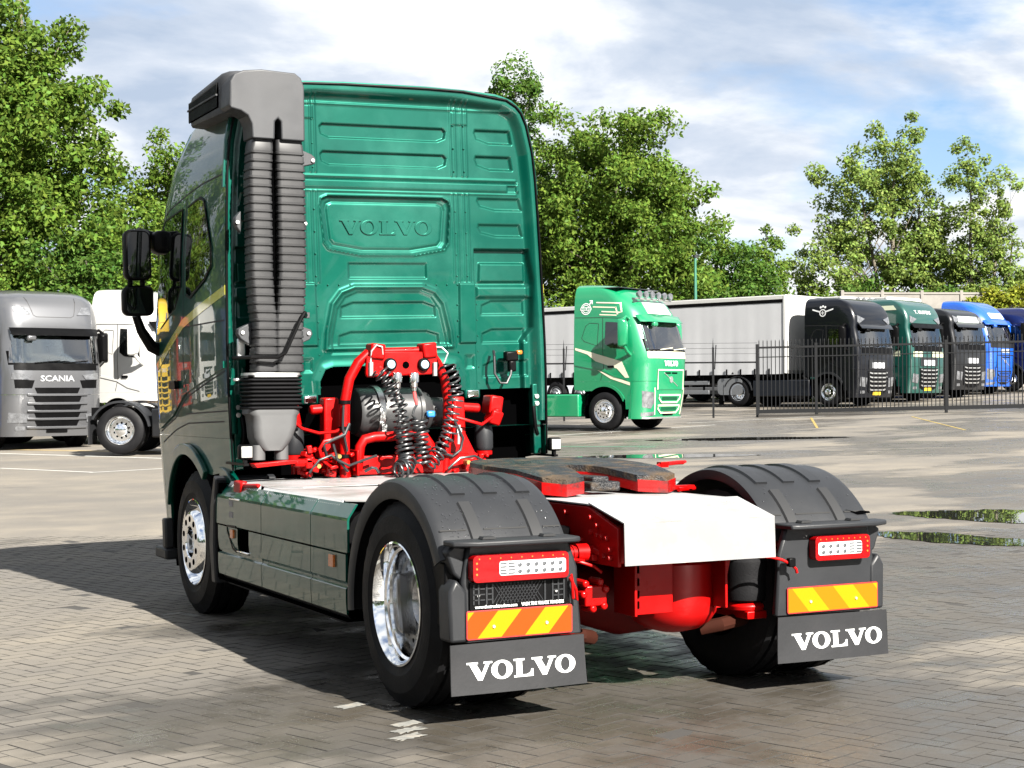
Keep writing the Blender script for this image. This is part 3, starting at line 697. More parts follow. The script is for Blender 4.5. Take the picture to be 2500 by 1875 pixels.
duct([(1.4,-.955),(1.7,-.955)], .335, [z for z, f in tb], 2.64, 2.86, lambda z: lerp_tab(tb, z)).build('bellows', m_rubber, st_, smooth=60)
MB().loft([[(x, y, z) for x, y in rrect(-1.132, -.782, 2.625, 2.87, .05, 3)] for z in (1.635, 1.638, 1.658, 1.662)]).build('clamp_band', m_steel, st_, smooth=40)
rings = []
for z, xa, xb in ((1.43,-1.125,-.785),(1.40,-1.13,-.785),(1.385,-1.11,-.80),(1.32,-1.10,-.805),(1.25,-1.095,-.83),(1.20,-1.075,-.86),(1.165,-1.05,-.89)):
    rings.append([(x, y, z) for x, y in rrect(xa, xb, 2.64, 2.86, .055, 4)])
m_boot = mat('pale_grey_rubber', (0.095, 0.097, 0.10), 0.6, var=0.12, vscale=6, rvar=0.1)
MB().loft(rings).build('intake_boot', m_boot, st_, smooth=60)
mb = MB(); [mb.loft([[(x, y, z) for x, y in rrect(a, a+.085, 2.66, 2.75, .03, 3)] for z in (1.105, 1.2)]) for a in (-1.10, -.945)]; mb.build('boot_foot', m_boot, st_, smooth=40)
mb = MB()
for poly in ([(-.78,3.13),(-.67,3.09),(-.645,3.07),(-.645,3.03),(-.76,3.0)], [(-.77,2.70),(-.72,2.67),(-.70,2.64),(-.715,2.60),(-.77,2.57)], [(-1.15,2.70),(-1.185,2.66),(-1.19,2.62),(-1.175,2.59),(-1.15,2.56)],
             [(-1.08,1.99),(-1.17,1.945),(-1.175,1.91),(-1.155,1.88),(-1.08,1.83)], [(-.82,1.99),(-.68,1.945),(-.67,1.915),(-.69,1.88),(-.82,1.82)]):
    mb.prism(poly, lambda a, b: (a, 2.74, b), lambda a, b: (a, 2.80, b))
mb.build('duct_bracket', m_stack, st_, bevel=.006)
mb = MB()
for x_, z_ in ((-.665,3.05),(-.72,2.635),(-1.175,2.625),(-1.145,1.92),(-.70,1.92)): mb.lathe([(-.01,.0005),(-.01,.012),(.02,.012)], (x_, 2.738, z_), 'y', 8)
mb.build('bracket_bolt', m_steel, st_)
MB().tube([(-.66,2.90,2.045),(-.78,2.58,2.045),(-.815,2.56,2.01),(-.92,2.56,1.79),(-.97,2.56,1.76),(-1.13,2.58,1.76),(-1.16,2.88,1.76)], .013, 8).build('support_rod', m_black, st_)
MB().obox((-.69,2.885,2.045), (.10,.02,.04)).build('rod_plate', m_stack, st_, bevel=.005)
mb = MB().obox((-1.12,2.86,1.82), (.05,.03,.13)).obox((-1.12,2.86,1.62), (.10,.03,.02)); mb.build('side_latch', m_steel, truck, bevel=.006)
CABM[0] = LEANM
# socket and cable on the wall
mb = MB().tube([(.785,2.93,1.80),(.77,2.89,1.76),(.765,2.88,1.64),(.80,2.87,1.575),(.85,2.87,1.57),(.885,2.87,1.63),(.90,2.88,1.70)], .010, 8); mb.build('wall_cable', m_cable, truck)
MB().obox((.90,2.89,1.76), (.10,.06,.07)).obox((.905,2.89,1.69), (.055,.05,.08)).build('wall_plug', m_black, truck, bevel=.012); MB().obox((.955,2.87,1.785), (.04,.04,.03)).build('plug_cap', m_orange, truck, bevel=.008)
CABM[0] = None

# ---- wheels
for s_ in (-1, 1):  # unseen tanks added to keep sun patches from under the truck
    MB().loft([[(s_*x, y, z) for x, z in rrect(.56, 1.19, .37, .90, .10, 4)] for y in (.74, .76, 2.16, 2.18)]).build('sun_block_tank', m_black, truck, smooth=40)
    MB().box(*sorted((s_*.50, s_*.95)), .76, 2.1, .30, .36).build('tank_strap', m_black, truck)
MB().box(-.40, .40, .7, 3.2, .38, .69).build('sun_block_gearbox', m_void, truck, bevel=.05)  # unseen block, added to stop sunlight beneath the frame
wheel(truck, -1.168, 3.8, -1, 'front'); wheel(truck, 1.168, 3.8, 1, 'front'); wheel(truck, -1.235, 0, -1, 'rear'); wheel(truck, 1.235, 0, 1, 'rear')

# ---- side skirts
SK = -1.25
def skirt_prof(z):     # outward position down the skirt: rolled top, pressed ridge, tucked hem
    return lerp_tab([(.30,.07),(.368,.012),(.375,.0),(.505,.0),(.515,.012),(.528,.012),(.545,.0),(.86,.0),(.875,.004),(.945,.05),(.95,.07)], z)
def skirt_fn(sg): return lambda a, b, o: (sg*(1.25-skirt_prof(b)+o-.012), a, b)
for sg in (-1, 1):
    fn = skirt_fn(sg)
    zr_up = [.694, .75, .80, .86, .875, .945]; zr_lo = [.372, .44, .505, .515, .528, .545, .60, .684]
    def panel(y0, y1, zr, nm, hole=None, lab=None):
        mb = MB(); ys = [y0, y1] if not hole else [y0, hole[0], hole[1], y1]
        for ya, yb in zip(ys, ys[1:]):
            for za, zb in zip(zr, zr[1:]):
                if hole and ya == hole[0] and za >= hole[2]-1e-6 and zb <= hole[3]+1e-6: continue
                v = [fn(ya, za, .012), fn(yb, za, .012), fn(yb, zb, .012), fn(ya, zb, .012)]; u = [fn(ya, za, 0), fn(yb, za, 0), fn(yb, zb, 0), fn(ya, zb, 0)]
                mb.add(v+u, [(0,1,2,3),(7,6,5,4)])
        for za, zb in zip(zr, zr[1:]):
            for y in (y0, y1): mb.add([fn(y, za, .012), fn(y, zb, .012), fn(y, zb, 0), fn(y, za, 0)], [(0,1,2,3)])
        for z in (zr[0], zr[-1]): mb.add([fn(y0, z, .012), fn(y1, z, .012), fn(y1, z, 0), fn(y0, z, 0)], [(0,1,2,3)])
        return mb.build(nm, m_green, truck, smooth=30)
    G = .0045
    panel(2.055+G, 3.0, zr_up, 'skirt_panel'); panel(1.18+G, 2.055-G, zr_up, 'skirt_panel'); panel(.62, 1.18-G, zr_up, 'skirt_panel')
    zr_h = [.372, .44, .505, .515, .535, .60, .684]
    panel(2.055+G, 2.95, zr_h, 'skirt_panel', (2.30, 2.53, .535, .684)); panel(1.18+G, 2.055-G, zr_lo, 'skirt_panel'); panel(.645, 1.18-G, zr_lo, 'skirt_panel')
    MB().box(*sorted((sg*1.235, sg*1.0)), .66, 2.98, .33, .345).build('skirt_backing', m_void, truck)
    MB().box(*sorted((sg*1.225, sg*1.215)), .66, 2.98, .35, .93).build('skirt_backing', m_void, truck) if False else None
    MB().add([(sg*1.236, .66, .372), (sg*1.236, 2.94, .372), (sg*1.18, 2.94, .30), (sg*1.18, .66, .30)], [(0,1,2,3)]).build('skirt_hem', m_plastic, truck)
    MB().box(*sorted((sg*1.23, sg*.98)), 2.28, 2.55, .525, .54).box(*sorted((sg*1.0, sg*.98)), 2.28, 2.55, .525, .70).box(*sorted((sg*1.23, sg*.98)), 2.53, 2.545, .525, .70).box(*sorted((sg*1.23, sg*.98)), 2.285, 2.30, .525, .70).box(*sorted((sg*1.23, sg*.98)), 2.28, 2.55, .688, .70).build('step_pocket', m_void, truck)
    MB().box(*sorted((sg*1.258, sg*1.05)), 2.305, 2.525, .541, .553).build('step_tread', m_chrome, truck, bevel=.004)
    MB().patch([rrect(2.57, 2.66, .60, .685, .01) if False else rrect(2.59, 2.65, .62, .675, .006)], lambda a, b, o: (sg*(1.2505+o), a, b), .012).build('side_marker', m_orange, truck, bevel=.003)
    MB().patch([rrect(.80, .87, .605, .67, .006)], lambda a, b, o: (sg*(1.2505+o), a, b), .012).build('side_marker', m_orange, truck, bevel=.003)
    for z_ in (.835, .765): MB().patch([rrect(2.62, 2.70, z_-.018, z_+.018, .004)], lambda a, b, o: (sg*(1.251+o), a, b), .001).build('sticker', mat('faded_sticker', (.30,.30,.33), .5), truck)
    MB().patch([strip([(2.56,.695),(2.745,.69),(2.74,.66),(2.62,.555),(2.54,.54)], .012)], lambda a, b, o: (sg*(1.2505+o), a, b), .004).build('pocket_trim', m_black, truck)
    # guard behind the front wheel
    gd = [(3.02,.30),(3.10,.30),(3.16,.55),(3.13,.80),(3.05,1.0),(3.0,.98),(3.04,.80),(3.06,.55)]
    MB().prism(gd, lambda a, b: (sg*1.262, a-.04, b), lambda a, b: (sg*.85, a-.04, b)).build('wheel_guard', m_plastic, truck, bevel=.01)
    MB().box(*sorted((sg*1.24, sg*.9)), 2.90, 2.99, .34, .95).build('skirt_backing', m_void, truck)
# red handle and cut-out at the front of the skirt, green step behind the cab
MB().obox((-1.20,2.62,.93), (.05,.16,.10), (.0,.0,.0)).tube([(-1.2,2.55,.95),(-1.2,2.45,.955),(-1.2,2.25,.965)], .014, 8).build('tilt_pump_handle', m_red, truck, bevel=.015)
MB().obox((-1.225,2.60,.862), (.05,.22,.018)).build('step_tread', m_chrome, truck, bevel=.004)
MB().prism([(2.98,1.03),(3.12,1.05),(3.12,.95),(2.90,.93),(2.86,.97)], lambda a, b: (-1.19, a, b), lambda a, b: (-1.13, a, b)).build('step_bracket', m_green, truck, bevel=.006)
# work lights on the rear corners
for s_ in (-1, 1):
    x_ = -1.165 if s_ < 0 else 1.16; yw = 2.60 if s_ < 0 else 2.80
    MB().obox((x_, yw+.03, 1.16), (.095,.06,.095)).build('work_light', m_black, truck, bevel=.016)
    MB().obox((x_, yw-.003, 1.16), (.072,.008,.072)).build('work_light_lens', m_lamp, truck, bevel=.003)
    MB().box(x_-.01, x_+.01, yw+.02, yw+.05, 1.07, 1.12).obox((x_, yw+.2, 1.08), (.03,.4,.015)).build('light_bracket', m_black, truck)
# ------------------------------------------------------------------ chassis of the green tractor unit
for s_ in (-1, 1):
    mb = MB().prism([(-.74,.70),(-.74,.88),(-.46,.968),(4.4,.968),(4.4,.70)], lambda a, b: (s_*.425, a, b), lambda a, b: (s_*.405, a, b))
    mb.box(*sorted((s_*.424, s_*.34)), -.6, 4.4, .70, .712)
    rail = mb.build('frame_rail', m_red, truck, bevel=.004)
    mb = MB()
    for y_, z_ in [(-.50,.92),(-.56,.885),(-.50,.85),(-.56,.84),(-.60,.835),(-.65,.83),(-.68,.78),(-.68,.74),(-.62,.745),(-.40,.80),(-.30,.80),(-.45,.74),(-.25,.93),(-.10,.93),(.05,.93),(.2,.93),(1.3,.9),(1.3,.8),(1.6,.9)]:
        mb.lathe([(s_*.02,.0005),(s_*.02,.010),(s_*.012,.013),(s_*.0,.014)], (s_*.425, y_, z_), 'x', 8)
    mb.build('rail_bolts', m_red, rail)
# rear crossmember, gusset plates, suspension
MB().box(-.405, .405, -.62, -.56, .70, .88).build('rear_crossmember', m_red, truck, bevel=.008)
MB().box(-.24, .0, -.545, -.53, .44, .72).box(-.25, -.235, -.60, -.40, .44, .72).box(.27, .285, -.60, -.35, .45, .72).build('gusset_plate', m_red, truck, bevel=.004)
MB().prism([(.30,.72),(.38,.72),(.31,.44),(.27,.44)], lambda a, b: (a, -.50, b), lambda a, b: (a, -.48, b)).build('gusset_plate', m_red, truck)
mb = MB()
for z_ in (.66, .60, .54, .49): mb.box(-.225, -.195, -.552, -.546, z_-.018, z_+.018)
mb.build('gusset_slot', m_void, truck)
prof = [(.30,.0005),(.305,.06),(.325,.14),(.36,.195),(.41,.228),(.47,.238),(.66,.238),(.68,.22),(.69,.0005)]
MB().lathe(prof, (.165, -.27, 0), 'z', 36).build('differential_housing', m_red, truck, smooth=40)
MB().lathe([(-.03,.0005),(-.03,.016),(.0,.016)], (.33, -.46, .52), 'y', 10).obox((.33,-.47,.54), (.05,.03,.03)).build('drain_cock', m_red, truck)
MB().lathe([(-.88,.10),(-.35,.10),(-.25,.16),(.0,.24),(.35,.22),(.45,.12),(.88,.10)], (0, .02, .5), 'x', 24).build('rear_axle', mat('axle_dark_red', (.16,.002,.002), .5, spec=.08, var=.2), truck, smooth=40)
for s_ in (-1, 1): MB().tube([(s_*.92,-.20,.30),(s_*.60,-.30,.345),(s_*.40,-.36,.33),(s_*.32,-.30,.31)], .036, 10).build('suspension_arm', mat('rusty_steel', (.05,.014,.008), .8, spec=.05, var=.3), truck)
for s_ in (-1, 1):
    x_ = s_*.56; yb = -.36
    prof = [(.44,.0005),(.44,.085),(.455,.11),(.50,.118),(.56,.112),(.60,.118),(.65,.118),(.67,.10),(.68,.0005)]
    MB().lathe(prof, (x_, yb, 0), 'z', 28).build('air_bag', m_rubber, truck, smooth=40)
    MB().lathe([(.40,.0005),(.40,.10),(.425,.105),(.44,.09),(.44,.0005)], (x_, yb, 0), 'z', 24).box(x_-.06, x_+.06, yb-.1, yb+.4, .36, .40).build('air_bag_seat', m_red, truck, bevel=.005)
    MB().cyl((x_*.82, -.22, .40), (x_*.86, -.30, .86), .04, 14).build('shock_absorber', m_black, truck)
# valve cluster, tubes and red hoses left of the cover plate
mb = MB().box(-.50, -.38, -.56, -.48, .50, .60)
for x_, z_ in ((-.50,.61),(-.42,.615),(-.39,.58),(-.51,.56),(-.46,.49),(-.40,.50)): mb.lathe([(-.045,.0005),(-.045,.018),(.05,.02)], (x_, -.53, z_), 'y', 10)
mb.build('valve_block', m_red, truck, bevel=.008)
mb = MB().cyl((-.64,-.50,.752), (-.40,-.50,.752), .034, 14).cyl((-.52,-.50,.752), (-.46,-.50,.752), .045, 14).cyl((.40,-.50,.76), (.66,-.50,.76), .034, 14)
for x_ in (-.575, -.54): mb.lathe([(-.004,.036),(-.004,.040),(.004,.040),(.004,.036)], (x_, -.50, .752), 'x', 14)
mb.build('lamp_carrier_tube', m_red, truck)
mb = MB().box(-.42, -.30, -.50, -.38, .72, .82)
for k in range(7): mb.obox((-.44+.02*k, -.53-.01*(k%3), .73+.025*(k%4)), (.035,.045,.03), (.3*k,.2*k,.5*k))
mb.build('valve_cluster', m_red, truck, bevel=.006)
for pth in ([(-.575,-.52,.70),(-.60,-.60,.68),(-.625,-.66,.64),(-.62,-.66,.56),(-.60,-.66,.55),(-.605,-.66,.60),(-.635,-.655,.66)],
            [(-.56,-.53,.72),(-.52,-.55,.715),(-.45,-.56,.69),(-.41,-.56,.66)], [(-.60,-.6,.70),(-.57,-.56,.73),(-.50,-.55,.72)],
            [(.43,-.66,.70),(.50,-.66,.695),(.56,-.67,.68),(.61,-.68,.655),(.64,-.68,.63),(.645,-.68,.61)]):
    MB().tube(pth, .0075, 8).build('lamp_cable', m_red if pth[0][0] < .5 else m_red, truck)
MB().obox((.61,-.68,.665), (.04,.03,.045)).build('cable_clip', m_black, truck, bevel=.006)
# white cover plate over the frame end
m_endplate = mat('white_end_plate', (.31,.314,.318), .5, var=.08, vscale=3, dirt=(.22,.20,.18), dscale=5, damt=.5)
m_check = bpy.data.materials.new('white_tread_plate'); m_check.use_nodes = True
t_ = m_check.node_tree; n_c = t_.nodes; l_ = t_.links; b_ = n_c['Principled BSDF']; b_.inputs['Roughness'].default_value = .38
g_ = n_c.new('ShaderNodeNewGeometry'); sp_ = n_c.new('ShaderNodeSeparateXYZ'); l_.new(g_.outputs['Position'], sp_.inputs[0])
def cm(op, a, b=None):
    x = n_c.new('ShaderNodeMath'); x.operation = op
    for i, v in enumerate((a, b)):
        if v is None: continue
        if isinstance(v, (int, float)): x.inputs[i].default_value = v
        else: l_.new(v, x.inputs[i])
    return x.outputs[0]
def bars(sa, sb):
    u = cm('ADD', cm('MULTIPLY', sp_.outputs[0], sa), cm('MULTIPLY', sp_.outputs[1], sb)); v = cm('SUBTRACT', cm('MULTIPLY', sp_.outputs[0], sb), cm('MULTIPLY', sp_.outputs[1], sa))
    a = cm('ABSOLUTE', cm('SUBTRACT', cm('FRACT', u), .5)); c = cm('ABSOLUTE', cm('SUBTRACT', cm('FRACT', cm('MULTIPLY', v, .5)), .5))
    return cm('MULTIPLY', cm('LESS_THAN', a, .13), cm('LESS_THAN', c, .34))
hgt = cm('MAXIMUM', bars(20, 20), bars(20.01, -20)); bpn = n_c.new('ShaderNodeBump'); bpn.inputs['Strength'].default_value = .9; bpn.inputs['Distance'].default_value = .006
l_.new(hgt, bpn.inputs['Height']); l_.new(bpn.outputs[0], b_.inputs['Normal'])
nz = n_c.new('ShaderNodeTexNoise'); nz.inputs['Scale'].default_value = 3.5; nz.inputs['Detail'].default_value = 8; l_.new(g_.outputs['Position'], nz.inputs[0])
rp_ = n_c.new('ShaderNodeValToRGB'); l_.new(nz.outputs[0], rp_.inputs[0]); rp_.color_ramp.elements[0].position = .30; rp_.color_ramp.elements[0].color = (.125,.122,.117,1); rp_.color_ramp.elements[1].position = .55; rp_.color_ramp.elements[1].color = (.205,.208,.211,1)
l_.new(rp_.outputs[0], b_.inputs['Base Color'])
def sheet(path, x0, x1, th, nm, m, bev=0.0):
    top = path; bot = [(y, z-th) for y, z in path]
    return MB().prism(top+bot[::-1], lambda a, b: (x0, a, b), lambda a, b: (x1, a, b)).build(nm, m, truck, smooth=20, bevel=bev)
sheet([(.70,.982),(-.46,.982),(-.475,.980)], -.43, .43, .006, 'cover_plate_top', m_check)
o_ = MB().add([(-.432,-.475,.984),(.432,-.475,.984),(.425,-.80,.905),(-.425,-.80,.905),(-.425,-.806,.712),(.425,-.806,.712)], [(3,2,5,4)]).build('cover_plate_end', m_endplate, truck, smooth=0)
md = o_.modifiers.new('solid', 'SOLIDIFY'); md.thickness = .006
o_ = MB().add([(-.432,-.475,.984),(.432,-.475,.984),(.425,-.80,.905),(-.425,-.80,.905)], [(0,1,2,3)]).build('cover_plate_slope', m_check, truck, smooth=0); o_.modifiers.new('solid', 'SOLIDIFY').thickness = .006
mb = MB(); [mb.lathe([(-.004,.0005),(.004,.010),(.0,.012)], (x_, y_, z_), 'z', 8) for x_, y_, z_ in ((-.30,-.44,.984),(.30,-.44,.984),(-.33,-.66,.942),(.33,-.66,.942))]; mb.build('plate_bolt', m_white, truck)
# deck plates behind the cab
o_ = MB().add([(-1.185,2.86,.966),(.55,2.96,.996),(.55,2.0,.985),(-.20,1.9,.975),(-1.02,1.95,.966),(-1.185,2.20,.966)], [(0,1,2,3,4,5)]).build('deck_plate', m_check, truck, smooth=0)
md = o_.modifiers.new('solid', 'SOLIDIFY'); md.thickness = .005
o_ = MB().add([(-1.185,2.18,.961),(-.55,2.18,.961),(-.55,.70,.955),(-1.10,.70,.955),(-1.19,.80,.955)], [(0,1,2,3,4)]).build('deck_plate', m_check, truck, smooth=0)
md = o_.modifiers.new('solid', 'SOLIDIFY'); md.thickness = .005
MB().add([(-.55,2.05,.972),(.55,2.05,.972),(.55,1.05,.962),(-.55,1.05,.962)], [(0,1,2,3)]).build('deck_plate', m_check, truck, smooth=0)
MB().add([(.56,2.6,.975),(1.18,2.6,.975),(1.18,.72,.960),(.56,.72,.960)], [(0,1,2,3)]).build('deck_plate', m_check, truck, smooth=0)
mb = MB()   # serrated deck edge
def serr(y0, y1, x, z):
    n = int((y1-y0)/.032)
    for k in range(n):
        ya = y0+(y1-y0)*k/n; yb = y0+(y1-y0)*(k+1)/n; ym = (ya+yb)/2
        mb.add([(x,ya,z),(x,yb,z),(x-.022,ym+.004,z-.032),(x-.004,ya,z-.034),(x-.004,yb,z-.034)], [(0,1,2),(0,2,3),(1,4,2),(2,4,3)])
serr(2.24, 2.86, -1.187, .966); serr(.82, 2.17, -1.19, .959); mb.build('serrated_edge', m_white, truck, smooth=0)
# ---- fifth wheel
fwp = empty('fifth_wheel'); fwp.parent = truck
m_grease = mat('greasy_steel', (.022,.023,.026), .45, metal=.0, spec=.25, var=.85, vscale=14, rvar=.25, bump=1.0, bscale=70, dirt=(.10,.06,.025), dscale=8, damt=.45)
m_gred = mat('greasy_red', (.55,.006,.006), .25, coat=.5, dirt=(.012,.011,.011), dscale=9, damt=.95)
pl = [(-.44,.30),(-.47,.55),(-.46,.80),(-.36,.96),(-.15,1.03),(.15,1.03),(.36,.96),(.46,.80),(.47,.55),(.44,.30),(.40,.06),(.30,-.02),(.16,.05),(.07,.42),(.0,.50),(-.07,.42),(-.16,.05),(-.30,-.02),(-.40,.06)]
def fz(x, y): return 1.128+.040*(y-.55)-(.10*(.30-y) if y < .30 else 0)
mb = MB().patch([pl], lambda a, b, o: (a, b, fz(a, b)-.035+o), .035, .05); mb.build('coupling_plate', m_grease, fwp, smooth=30, bevel=.012)
def scale_pl(k, kz): return [(x*k, .45+(y-.45)*k) for x, y in pl]
mb = MB().patch([scale_pl(1.012, 0)], lambda a, b, o: (a, b, fz(a, b)-.085+o), .062, .06); mb.build('coupling_rim', m_gred, fwp, smooth=30, bevel=.012)
MB().box(-.36, .36, .42, .60, .975, 1.05).box(-.40, -.30, .36, .66, .97, 1.06).box(.30, .40, .36, .66, .97, 1.06).build('coupling_bracket', m_gred, fwp, bevel=.01)
MB().box(-.05, .05, .15, .62, 1.03, 1.075).box(-.09, .09, .10, .22, 1.0, 1.05).build('locking_jaw', m_grease, fwp, bevel=.01)
MB().tube([(.40,.62,1.07),(.55,.66,1.075),(.70,.70,1.09),(.72,.72,1.10),(.88,.78,1.105),(.93,.80,1.105)], .013, 8).tube([(.93,.80,1.105),(.96,.82,1.108),(.98,.86,1.108),(.96,.86,1.106),(.90,.80,1.104)], .009, 6).obox((.74,.72,1.10), (.05,.05,.03)).obox((.47,.63,1.085), (.05,.05,.04)).build('release_handle', m_red, fwp)
MB().box(-.60, .60, .40, .62, .985, .998).build('mounting_plate', m_black, fwp)
mb = MB().box(.34, .52, .05, .09, 1.0, 1.02).cyl((.40,.02,1.0),(.55,.10,1.0), .012, 8); mb.build('grease_line', m_red, fwp)

# ---- rear mudguards, lamps, flaps
m_flap = mat('mud_flap_rubber', (.023,.024,.027), .55, spec=.2, var=.2, vscale=7, dirt=(.010,.010,.011), dscale=6, damt=.7, bump=.06)
m_tail = mat('tail_lamp_red', (.42,.001,.003), .15, coat=.35, spec=.2)
m_tailw = mat('tail_lamp_clear', (.72,.74,.76), .15, coat=1.0, bump=.3, bscale=150)
m_ry = mat('reflector_yellow', (.56,.34,.0), .5, spec=.1); m_ro = mat('reflector_orange', (.50,.072,.002), .5, spec=.1); m_rr = mat('reflector_red_rim', (.55,.02,.02), .4)
m_drop = mat('water_drop', (.05,.05,.055), .05, coat=1.0)
for sg in (-1, 1):
    g_e = empty('rear_mudguard'); g_e.parent = truck
    def P(x, y, z, sg=sg): return (sg*x, y, z)
    XO, XI = 1.252, .585
    def arcpt(r, a): return (r*math.cos(R(a)), .465+r*math.sin(R(a)))
    angs = list(np.linspace(-6, 152, 40))
    # crowned shell: outer edge rolls over
    xsec = [(XO,.558),(XO+.002,.60),(XO-.004,.625),(XO-.022,.640),(XO-.05,.645),(.92,.648),(XI+.03,.645),(XI,.636),(XI,.60)]
    rings = []
    for a in angs:
        rr = 0.0
        rings.append([P(x, *arcpt(r+rr, a)) for x, r in xsec]+[P(x-.008 if x > 1 else x+.004, *arcpt(r-.014, a)) for x, r in xsec[::-1]])
    MB().loft(rings).build('mudguard_shell', m_plastic, g_e, smooth=35)
    mb = MB()
    for xa in (.70, .875, 1.045):
        rings = []
        for a in np.linspace(50, 118, 20):
            rings.append([P(x, *arcpt(.647+h, a)) for x, h in ((xa-.04,-.002),(xa-.034,.011),(xa+.034,.011),(xa+.04,-.002))])
        mb.loft(rings)
    mb.build('mudguard_rib', m_plastic, g_e, smooth=30)
    mb = MB()
    for xa in (.735, 1.045):
        rings = []
        for a in list(np.linspace(124, 148, 8)):
            rings.append([P(x, *arcpt(.648+h, a)) for x, h in ((xa-.034,-.002),(xa-.028,.010),(xa+.028,.010),(xa+.034,-.002))])
        y_, z_ = arcpt(.655, 148); rings += [[P(x, -.60, .858+h) for x, h in ((xa-.034,-.002),(xa-.028,.008),(xa+.028,.008),(xa+.034,-.002))], [P(x, -.645, .856+h) for x, h in ((xa-.034,-.002),(xa-.028,.008),(xa+.028,.008),(xa+.034,-.002))]]
        mb.loft(rings)
    mb.build('mudguard_strap', mat('strap_grey', (.040,.041,.043), .5, spec=.2), g_e, smooth=30)
    # joint line across the shell
    mb = MB(); a = 139
    for xa, xb in ((.60,.69),(.78,1.0),(1.09,1.225)): mb.loft([[P(xa, *arcpt(.649, a)), P(xa, *arcpt(.653, a+.3)), P(xa, *arcpt(.649, a+.7))], [P(xb, *arcpt(.649, a)), P(xb, *arcpt(.653, a+.3)), P(xb, *arcpt(.649, a+.7))]])
    mb.build('shell_joint', m_seam, g_e)
    # lamp shelf, back plate
    shelf = [(.60,-.60),(.60,-.70),(.64,-.715),(1.13,-.715),(1.235,-.66),(1.24,-.56),(.60,-.54)]
    MB().prism(shelf, lambda a, b: P(a, b, .826), lambda a, b: P(a, b, .852)).build('lamp_shelf', m_plastic, g_e, bevel=.008)
    back = [(.555,.39),(1.16,.385),(1.165,.62),(1.175,.66),(1.14,.83),(.62,.83),(.575,.70),(.575,.62)]
    MB().patch([back], lambda a, b, o: P(a, -.585-o, b), .04).build('back_plate', m_plastic, g_e, bevel=.012)
    side = [(1.15,.39),(1.235,.39),(1.24,.62),(1.205,.68),(1.15,.62)]
    MB().prism(side, lambda a, b: P(a, -.50, b), lambda a, b: P(a, -.63, b)).build('corner_plate', m_plastic, g_e, bevel=.015)
    MB().prism([(1.16,.66),(1.205,.70),(1.24,.80),(1.20,.83),(1.14,.82)], lambda a, b: P(a, -.50, b), lambda a, b: P(a, -.60, b)).build('corner_plate', m_plastic, g_e, bevel=.012)
    MB().box(*sorted((sg*1.225, sg*1.16)), -.55, -.35, .45, .75).build('corner_plate', m_black, g_e, bevel=.01)
    # tail lamp
    lx0, lx1 = (.655, 1.145) if sg < 0 else (.76, 1.105)
    lamp = MB().patch([rrect(lx0, lx1, .663, .785, .022)], lambda a, b, o: P(a, -.628-o, b), .055).build('tail_lamp', m_tail, g_e, bevel=.012, seg=3)
    wx0, wx1 = (.672, 1.015) if sg < 0 else (.775, 1.05)
    MB().patch([rrect(wx0, wx1, .690, .755, .012)], lambda a, b, o: P(a, -.683-o, b), .004).build('clear_lens', m_tailw, lamp, bevel=.003)
    mb = MB()
    nx = 8 if sg < 0 else 6
    for i in range(nx):
        for j in range(4):
            cx2 = wx0+.03+(wx1-wx0-.05)*i/(nx-1); cz = .70+.015*j
            if sg < 0 and i >= 6 or sg > 0 and i >= 4: mb.box(*sorted((sg*(cx2-.016), sg*(cx2+.016))), -.690, -.687, cz-.003, cz+.003)
            elif j % 2 == 0: mb.lathe([(-.003,.0005),(-.003,.008),(-.002,.010),(.0,.010)], P(cx2, -.688, cz+.006), 'y', 10)
    mb.build('led_cluster', mat('led_grey', (.22,.23,.25), .2, metal=.5), lamp)
    mb = MB()
    for i in range(9): mb.lathe([(-.002,.0005),(-.002,.0035),(.0,.004)], P(lx0+.03+(lx1-lx0-.06)*i/8, -.684, .770), 'y', 6)
    for i in range(3): mb.lathe([(-.002,.0005),(-.002,.005),(.0,.006)], P(lx1-.018, -.684, .70+.025*i), 'y', 6)
    mb.build('lamp_points', m_orange, lamp)
    if sg < 0:
        pb = MB().patch([rrect(.640, 1.142, .535, .66, .008)], lambda a, b, o: P(a, -.628-o, b), .012).build('plate_holder', m_black, g_e, bevel=.003)
        mb = MB()
        for k in range(12):
            for d_ in (-1, 1): mb.obox(P(.80+.018*k, -.642, .605), (.003,.004,.11), (0, d_*.6, 0))
        for x_ in (.66,.69,.72,.76,1.03,1.06,1.10,1.125): mb.box(*sorted((sg*(x_-.004), sg*(x_+.004))), -.645, -.64, .56, .65)
        for x_ in (.675,.705,1.045,1.08,1.115): 
            for z_ in (.58,.605,.63): mb.box(*sorted((sg*(x_-.012), sg*(x_+.012))), -.645, -.64, z_-.003, z_+.003)
        mb.build('holder_lattice', m_plastic, pb)
        lettering('www.thetrucktraders.com', .021, lambda a, b: (-1.118+a, -.6415, .5415+b), m_letter, pb, .0006, .215)
        lettering('VAEX THE TRUCK TRADERS', .020, lambda a, b: (-.882+a, -.6415, .542+b), m_letter, pb, .0009, .222)
        mb = MB(); [mb.lathe([(-.004,.0005),(-.004,.007),(.0,.008)], (-x_, -.64, z_), 'y', 8) for x_, z_ in ((.70,.60),(1.10,.60))]; mb.build('plate_screw', m_steel, pb)
    # striped marker board
    bx0, bx1 = (.612, 1.158) if sg < 0 else (.618, 1.192)
    bd = MB().patch([rrect(bx0, bx1, .400, .532, .012)], lambda a, b, o: P(a, -.628-o, b), .008).build('marker_board', m_rr, g_e, bevel=.002)
    x0b, x1b, z0b, z1b = bx0+.006, bx1-.006, .406, .526
    sl = .105; wdt = (x1b-x0b)/4.4
